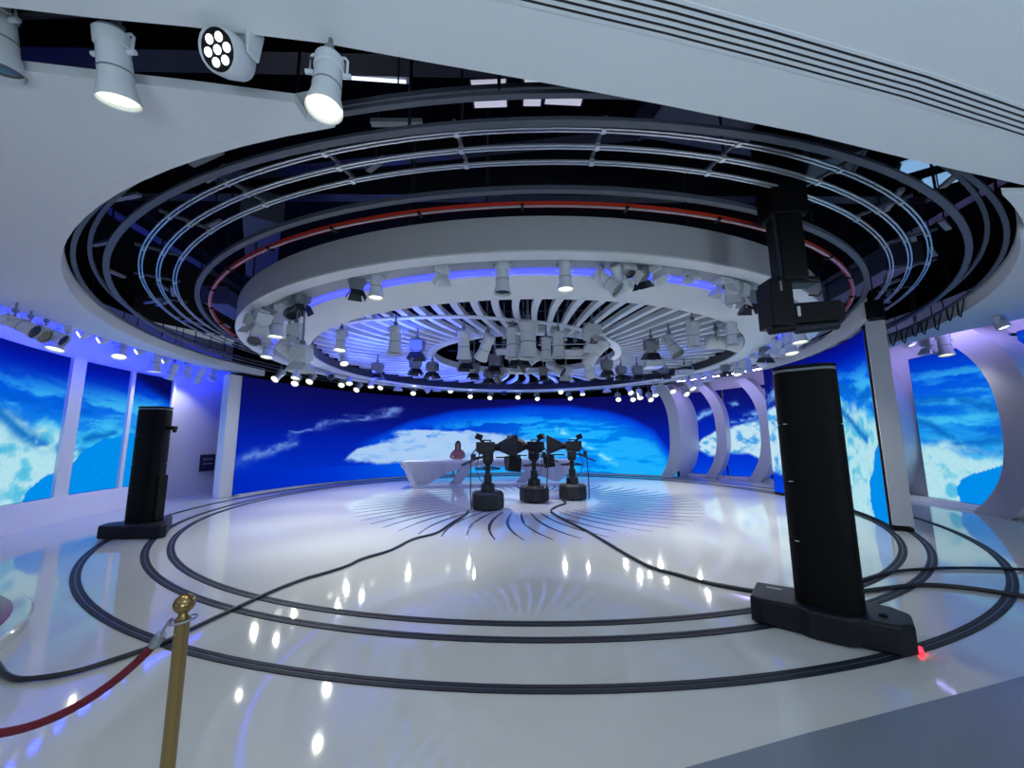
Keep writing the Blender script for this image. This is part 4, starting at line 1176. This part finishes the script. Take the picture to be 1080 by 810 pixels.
LAMPS = {
    'slot': [
        ('a', -2.915, -9.22, 4.118, 0.95, 0, 10, None, 3.98, -6),
        ('A', -2.228, -9.2, 3.89, 0.88, 0, 14, 45, 3.98, 119),
        ('W', -1.555, -9.2, 3.879, 1.05, -10, -62, None, 3.98, 245),
        ('A', -1.023, -9.2, 3.698, 0.82, 10, -6, 45, 3.98, 346),
    ],
    'near': [
        ('C', -2.296, -5.888, 3.901, 0.84, 30, 0, None, 3.82, 376),
        ('A', -1.976, -6.003, 3.925, 0.88, 0, 0, 45, 3.82, 397),
        ('c', -1.028, -6.236, 3.931, 0.8, 0, 0, None, 3.82, 467),
        ('a', -0.257, -6.315, 3.882, 0.97, 0, 0, None, 3.82, 530),
        ('A', 0.526, -6.298, 3.877, 0.88, 0, 0, 45, 3.82, 596),
        ('a', 1.006, -6.239, 3.789, 0.92, 60, -45, None, 3.82, 636),
        ('a', 1.207, -6.204, 3.856, 0.84, -50, 40, None, 3.82, 652),
        ('c', 1.336, -6.177, 3.906, 0.8, 20, -30, None, 3.82, 662),
        ('C', 1.513, -6.136, 3.834, 0.76, -40, 20, None, 3.82, 676),
        ('c', 1.73, -6.079, 3.932, 0.76, 60, -20, None, 3.82, 692),
        ('c', 2.242, -5.909, 3.975, 0.67, 0, 0, None, 3.82, 728),
    ],
    'left': [
        ('C', -3.404, -5.301, 3.968, 1, 50, 0, None, 3.82, 318),
        ('a', -3.701, -5.098, 3.961, 1.1, 40, -50, None, 3.82, 306),
        ('c', -3.972, -4.89, 3.957, 0.9, 20, 10, None, 3.82, 297),
        ('A', -4.118, -4.768, 3.88, 1.15, 10, 0, 45, 3.82, 292),
        ('c', -4.169, -5.043, 3.76, 1, 50, 30, None, 3.82, 277),
        ('a', -4.801, -4.283, 3.76, 1, 30, -40, None, 3.82, 270),
        ('c', -4.473, -4.851, 3.736, 0.9, 80, 10, None, 3.82, 266),
        ('A', -5.85, -2.338, 4.054, 1.15, 0, -10, 45, 3.82, 284),
        ('a', -3.687, -5.109, 3.26, 1.2, -60, 50, None, 3.82, 303),
        ('c', -3.306, -5.363, 3.088, 1.1, 0, 0, None, 3.82, 318),
        ('c', -3.491, -5.245, 3.452, 0.9, 0, 0, None, 3.82, 312),
    ],
    'right': [
        ('c', 2.79, -5.648, 4.004, 1, 20, 0, None, 3.82, 762),
        ('c', 2.958, -5.562, 3.899, 0.9, -30, 20, None, 3.82, 772),
        ('c', 3.123, -5.471, 3.887, 0.95, 40, 10, None, 3.82, 781),
        ('C', 3.292, -5.372, 3.794, 0.9, 0, 0, None, 3.82, 790),
        ('A', 4.822, -4.105, 3.784, 1.1, 0, -5, 45, 3.82, 841),
        ('A', 5.307, -3.13, 3.784, 1.1, 0, -10, 45, 3.82, 832),
        ('c', 5.39, -2.636, 3.76, 1, 50, 20, None, 3.82, 820),
        ('C', 5.608, -1.869, 3.76, 1, 10, 10, None, 3.82, 808),
        ('a', 5.751, -1.199, 3.76, 1, -70, 60, None, 3.82, 797),
        ('c', 5.916, -0.426, 3.76, 1, 20, 0, None, 3.82, 786),
        ('C', 5.668, 0.133, 3.736, 0.9, 0, 0, None, 3.82, 765),
        ('A', 5.808, -0.153, 3.736, 0.9, 0, -20, 45, 3.82, 776),
    ],
    'fins': [
        ('A', -3.405, -3.943, 3.735, 0.98, 0, -8, 60, 3.95, 360),
        ('a', -2.383, -3.952, 3.795, 1.23, 0, 0, None, 3.95, 417),
        ('C', -2.229, -3.017, 3.795, 1.23, 0, 0, None, 3.95, 440),
        ('C', -2.792, -1.132, 3.795, 1.23, 30, 0, None, 3.95, 438),
        ('C', -2.485, -0.557, 3.795, 1.23, -20, 0, None, 3.95, 456),
        ('C', -4.006, -0.518, 3.795, 1.23, 10, 0, None, 3.95, 398),
        ('A', -4.138, -2.279, 3.697, 0.82, 40, -30, 60, 3.95, 362),
        ('a', 2.975, -3.035, 3.795, 1.23, 30, -35, None, 3.95, 706),
        ('a', 3.038, -4.032, 3.766, 1.11, 0, 0, None, 3.95, 731),
        ('a', 3.957, -2.975, 3.874, 1.56, 80, -80, None, 3.95, 756),
        ('C', 2.711, -2.711, 3.795, 1.23, 0, 10, None, 3.95, 687),
        ('D', 3.347, -0.842, 3.795, 1.23, 0, 0, None, 3.95, 689),
        ('D', 4.644, 0.417, 3.795, 1.23, 0, 10, None, 3.95, 722),
        ('C', 3.255, 0.316, 3.776, 1.15, 0, 0, None, 3.95, 672),
        ('C', 3.975, 0.208, 3.757, 1.07, 40, 0, None, 3.95, 700),
        ('a', 3.727, -3.993, 3.735, 0.98, 0, 0, None, 3.95, 771),
    ],
    'centre': [
        ('a', -1.176, -3.52, 3.817, 1.32, 0, 10, None, 4.6, 489),
        ('C', -1.401, -1.771, 3.817, 1.32, 20, 0, None, 4.6, 491),
        ('a', -0.736, -3.26, 3.817, 1.32, 40, 40, None, 4.6, 514),
        ('C', -0.725, -1.372, 3.817, 1.32, 0, 0, None, 4.6, 522),
        ('D', -0.424, -2.635, 3.733, 0.97, 0, 20, None, 4.6, 532),
        ('a', -0.209, -3.612, 3.838, 1.41, 0, 0, None, 4.6, 541),
        ('c', -0.233, -1.214, 3.795, 1.23, 10, 0, None, 4.6, 543),
        ('a', 0.081, -3.876, 3.901, 1.67, 0, 0, None, 4.6, 557),
        ('a', 0.236, -1.663, 3.86, 1.5, -60, -55, None, 4.6, 563),
        ('C', -0.1, -2.225, 3.838, 1.41, 50, 0, None, 4.6, 548),
        ('a', 0.46, -3.022, 3.774, 1.14, 0, 0, None, 4.6, 576),
        ('D', 1.163, -2.244, 3.86, 1.5, 0, 15, None, 4.6, 607),
        ('a', 0.682, -3.409, 3.795, 1.23, 0, 0, None, 4.6, 589),
        ('c', 1.283, -3.806, 3.817, 1.32, 20, -20, None, 4.6, 625),
        ('a', 1.653, -2.688, 3.838, 1.41, 60, 50, None, 4.6, 634),
        ('a', 0.765, -0.614, 3.817, 1.32, 60, -55, None, 4.6, 583),
        ('a', 1.663, -0.825, 3.817, 1.32, -30, 35, None, 4.6, 620),
        ('C', -1.38, -0.33, 3.795, 1.23, 0, 0, None, 4.6, 500),
        ('C', -1.051, 0.679, 3.795, 1.23, 40, 0, None, 4.6, 516),
        ('C', 0.553, 0.282, 3.774, 1.14, 0, 0, None, 4.6, 573),
        ('c', 1.198, 0.166, 3.795, 1.23, 0, 10, None, 4.6, 597),
        ('C', 2.218, -0.513, 3.795, 1.23, 0, 0, None, 4.6, 640),
        ('a', -0.633, 0.362, 3.774, 1.14, -40, -40, None, 4.6, 530),
        ('C', 2.786, 0.282, 3.774, 1.14, 20, 0, None, 4.6, 655),
    ],
    'far': [
        ('A', -7.195, 0.273, 3.777, 1.0, -10, -48, 60, 4.3, 296),
        ('A', -7.436, 1.568, 3.835, 1.0, 8, -48, None, 4.3, 314),
        ('A', -6.999, 1.688, 3.911, 1.0, 0, -48, 60, 4.3, 330),
        ('A', -6.796, 3.402, 4.033, 1.0, 14, -48, None, 4.3, 361.5),
        ('A', -6.239, 3.593, 3.874, 1.0, -6, -48, 60, 4.3, 379),
        ('A', -5.812, 4.897, 4.123, 1.0, -10, -48, None, 4.3, 404),
        ('A', -4.684, 5.468, 3.946, 1.0, 8, -48, 60, 4.3, 436.6),
        ('A', -3.345, 6.824, 4.188, 1.0, 0, -48, None, 4.3, 476),
        ('A', -2.483, 6.758, 3.93, 1.0, 14, -48, 60, 4.3, 495.5),
        ('A', -1.59, 7.432, 3.932, 1.0, -6, -48, None, 4.3, 517.5),
        ('A', -0.268, 7.195, 3.913, 1.0, -10, -48, 60, 4.3, 547),
        ('A', 0.577, 7.578, 3.88, 1.0, 8, -48, None, 4.3, 566),
        ('A', 1.65, 7.008, 4.112, 1.0, 0, -48, 60, 4.3, 591),
        ('A', 2.054, 7.317, 3.858, 1.0, 14, -48, None, 4.3, 599.7),
        ('A', 4.004, 5.984, 3.648, 1.0, -6, -48, 60, 4.3, 651.5),
        ('A', 4.639, 6.02, 3.646, 1.0, -10, -48, None, 4.3, 667),
        ('A', 5.047, 5.135, 3.545, 1.0, 8, -48, 60, 4.3, 684),
        ('A', 5.859, 4.841, 3.829, 1.0, 0, -48, None, 4.3, 707.6),
        ('A', 5.994, 3.988, 3.626, 1.0, 14, -48, 60, 4.3, 720.5),
    ],
    'farin': [
        ('A', -6.287, -0.409, 3.788, 1.0, 0, -20, 60, 3.82, 314),
        ('A', -5.561, 2.96, 3.989, 1.0, 30, -20, 60, 3.82, 391),
        ('a', -6.201, 1.111, 3.933, 1.0, 50, -60, None, 3.82, 346),
        ('A', -5.941, 2.095, 3.962, 1.0, 20, -30, 60, 3.82, 369),
        ('c', -4.882, 3.982, 3.948, 1.0, 0, 0, None, 3.82, 420),
        ('a', -4.09, 4.792, 3.972, 1.0, -50, 50, None, 3.82, 447),
        ('c', -3.627, 5.151, 4.054, 1.0, 0, 0, None, 3.82, 461),
        ('A', -2.142, 5.925, 4.224, 1.0, 10, -40, 60, 3.82, 501),
        ('C', -0.879, 6.238, 4.0, 1.0, 0, 0, None, 3.82, 532),
        ('A', 2.467, 5.797, 3.949, 1.0, 0, -20, 60, 3.82, 614),
        ('c', 3.411, 5.297, 3.954, 1.0, 10, 0, None, 3.82, 640),
        ('A', 4.154, 4.737, 3.796, 1.0, 10, -45, 60, 3.82, 663),
        ('A', 4.471, 4.438, 3.605, 1.0, 0, -30, 60, 3.82, 674),
        ('A', 4.904, 3.955, 3.652, 1.0, 0, -30, 60, 3.82, 690),
        ('A', 5.7, 2.684, 3.716, 1.0, 20, -35, 60, 3.82, 727),
        ('a', 5.865, 2.299, 3.821, 1.0, 0, 0, None, 3.82, 737),
        ('c', 6.018, 1.865, 3.877, 1.0, 0, 0, None, 3.82, 748),
    ],
    'wall': [
        ('a', -7.811, -5.408, 3.646, 1.05, 110, -65, None, 3.98, 14),
        ('a', -8.054, -5.037, 3.68, 1.05, 100, -60, None, 3.98, 30),
        ('a', -8.292, -4.637, 3.73, 1.05, 115, -62, None, 3.98, 47),
        ('A', -8.53, -4.181, 3.859, 1.2, 0, -15, 6, 3.98, 66),
        ('W', -8.785, -3.617, 3.986, 1.0, -30, -60, None, 3.98, 89),
        ('W', -8.989, -3.074, 4.011, 1.0, -30, -60, None, 3.98, 109),
        ('A', -9.156, -2.535, 4.067, 1.2, 40, -20, 6, 3.98, 128),
        ('W', -9.299, -1.943, 4.022, 1.0, -30, -60, None, 3.98, 148),
        ('A', -9.39, -1.439, 4.012, 1.3, 0, 0, 6, 3.98, 164),
        ('W', -9.436, -1.097, 3.936, 0.9, -30, -60, None, 3.98, 175),
        ('A', -9.465, -0.815, 3.806, 1.1, 90, 22, 30, 3.98, 183),
        ('c', -9.49, -0.432, 3.824, 1.0, 0, 0, None, 3.98, 195),
        ('A', -9.499, 0.1, 3.881, 1.2, 85, 24, 30, 3.98, 211),
        ('c', -9.488, 0.47, 3.867, 1.0, 0, 0, None, 3.98, 222),
    ],
    'wallr': [
        ('c', 9.185, -2.0, 3.97, 1.2, 0, 0, None, 3.98, 981),
        ('A', 9.098, -2.365, 3.924, 1.2, -10, -5, 14, 3.98, 995),
        ('W', 8.567, -3.868, 3.796, 0.9, 20, -20, None, 3.98, 1056),
        ('W', 9.288, -1.448, 4.056, 0.9, 20, -20, None, 3.98, 960),
    ],
}
ROWS = {
    'slot': ('in the dark front ceiling slot', 'lamps in the front ceiling slot', 0),
    'near': ('under the near drum rim', 'lamps under the near drum rim', 0),
    'left': ('under the drum rim towards the tall screens', 'lamps under the drum rim towards the tall screens', 0),
    'right': ('under the drum rim by the hanging robot', 'lamps under the drum rim by the robot', 0),
    'fins': ('hanging below the white swirl fins', 'lamps below the fins', 0),
    'centre': ('in the drum centre cluster', 'lamps in the drum centre', 0),
    'far': ('in the row before the back screen', 'lamps in front of the back screen', 0),
    'farin': ('under the far drum rim', 'lamps under the far drum rim', 0),
    'wall': ('above the tall wall screens', 'lamps above the tall wall screens', 0),
    'wallr': ('above the broad niche screen', 'lamps above the niche screens', 0),
}
KEY, POOL, WASH, WORLD = 350.0, 380.0, 160.0, 0.26
DOWN_FILL = [(-4.0, -13.0, 25.0), (1.5, -12.6, 120.0), (5.5, -12.0, 60.0)]
UP_FILL = [(-5.0, -13.2, 20.0), (0.5, -13.4, 105.0), (5.0, -12.8, 120.0)]
BLUE = [(-2.2, -3.6, 130.0), (-3.4, -2.2, 140.0), (-4.2, -0.6, 140.0), (-3.2, 0.6, 150.0), (-4.0, 2.0, 140.0), (-2.6, 3.4, 140.0), (-0.8, 4.2, 140.0), (1.2, 4.0, 130.0), (3.2, 2.6, 50.0), (3.8, -0.8, 20.0)]

for row, entries in LAMPS.items():
    where, group, rule = ROWS[row]
    count = {}
    for e in sorted(entries, key=lambda e: e[-1]):
        kind, x, y, z, s, pan, tilt, power, top, sx_ = e
        count[kind] = count.get(kind, 0) + 1
        lab = '%s %s, %s from the left' % (KINDN[kind][0], where, ORD[count[kind] - 1])
        lamp(kind, x, y, z, lab, group, s, pan, tilt, power, top)
for k, p in PROTO.items():
    if k not in used:
        for c in [p] + list(p.children_recursive):
            bpy.data.objects.remove(c)

# ================================================================== LIGHT
def add_spot(loc, d, power, size=120, blend=.6, rad=.04, col=(.97, 1, .93)):
    l = bpy.data.lights.new('spot_beam', 'SPOT')
    l.energy = power
    l.spot_size = R_(size)
    l.spot_blend = blend
    l.shadow_soft_size = rad
    l.color = col
    o = bpy.data.objects.new('spot_beam', l)
    COL.objects.link(o)
    o.location = loc
    o.rotation_euler = Vector(d).to_track_quat('-Z', 'Y').to_euler()
    return o


for loc, d, p in spots:
    add_spot(loc, d, p)
# lamps of the drum aimed at the stage: a white pool on the cameras, white patches round it, blue wash between
add_spot((.35, -.35, 3.4), (0, 0, -1), POOL, 62, .5, .06, (1, .99, .9))
for a in (-158, -134, -110, -86, -60, 58, 84, 108, 132, 156):
    add_spot(at(a, 4.9, 3.5), at(a, .10, -1), KEY, 76, .8, .06, (1, 1, .88))
for a in range(20, 380, 60):
    add_spot(at(a, 2.6, 3.4), (0, 0, -1), WASH, 118, .9, .06, (.30, .36, 1))
# blue moving heads that wash the fins from below
for x, y, p in BLUE:
    add_spot((x, y, 3.2), (0, .12, 1), p, 165, .9, .10, (.05, .10, 1))
for x, y, p in DOWN_FILL:      # added fill spots without fixtures over the visitor side, out of view
    add_spot((x, y, 3.7), (0, .1, -1), p, 160, .7, .1, (.98, 1, .93))

for x, y, p in UP_FILL:        # added cool fill from below to brighten the front ceiling, out of view
    l = bpy.data.lights.new('added_uplight', 'AREA')
    l.energy, l.size, l.color = p, 1.6, (.66, .86, 1)
    o = bpy.data.objects.new('added_uplight', l)
    COL.objects.link(o)
    o.location = (x, y, .5)
    o.rotation_euler = (R_(180 - 18), 0, 0)

w = bpy.data.worlds.new('studio_world')
SC.world = w
w.use_nodes = True
bg = w.node_tree.nodes['Background']
bg.inputs['Color'].default_value = (.55, .66, .82, 1)
bg.inputs['Strength'].default_value = WORLD

# ================================================================== CAMERA AND OUTPUT
cam = bpy.data.cameras.new('photo_camera')
co = bpy.data.objects.new('photo_camera', cam)
COL.objects.link(co)
SC.camera = co
cam.sensor_fit = 'HORIZONTAL'
cam.sensor_width = 36
cam.lens = 416.3 / 1080 * 36
cam.clip_start = .05
yaw, pitch, roll = R_(-1.802), R_(8.084), R_(-.398)
f = Vector((math.sin(yaw) * math.cos(pitch), math.cos(yaw) * math.cos(pitch), math.sin(pitch)))
r = Vector((math.cos(yaw), -math.sin(yaw), 0))
u = r.cross(f)
rr, uu = r * math.cos(roll) + u * math.sin(roll), -r * math.sin(roll) + u * math.cos(roll)
m = Matrix((rr, uu, -f)).transposed().to_4x4()
m.translation = Vector((0, -11.015, 1.6))
co.matrix_world = m

SC.view_settings.view_transform = 'Standard'
SC.view_settings.look = 'None'
SC.view_settings.exposure = 0.0
SC.view_settings.gamma = 1.0
SC.view_settings.use_curve_mapping = False
SC.render.engine = 'CYCLES'
cy = SC.cycles
cy.use_denoising = True
cy.max_bounces = 8
cy.diffuse_bounces = 5
cy.glossy_bounces = 4
cy.sample_clamp_indirect = 4
cy.caustics_reflective = False
cy.caustics_refractive = False
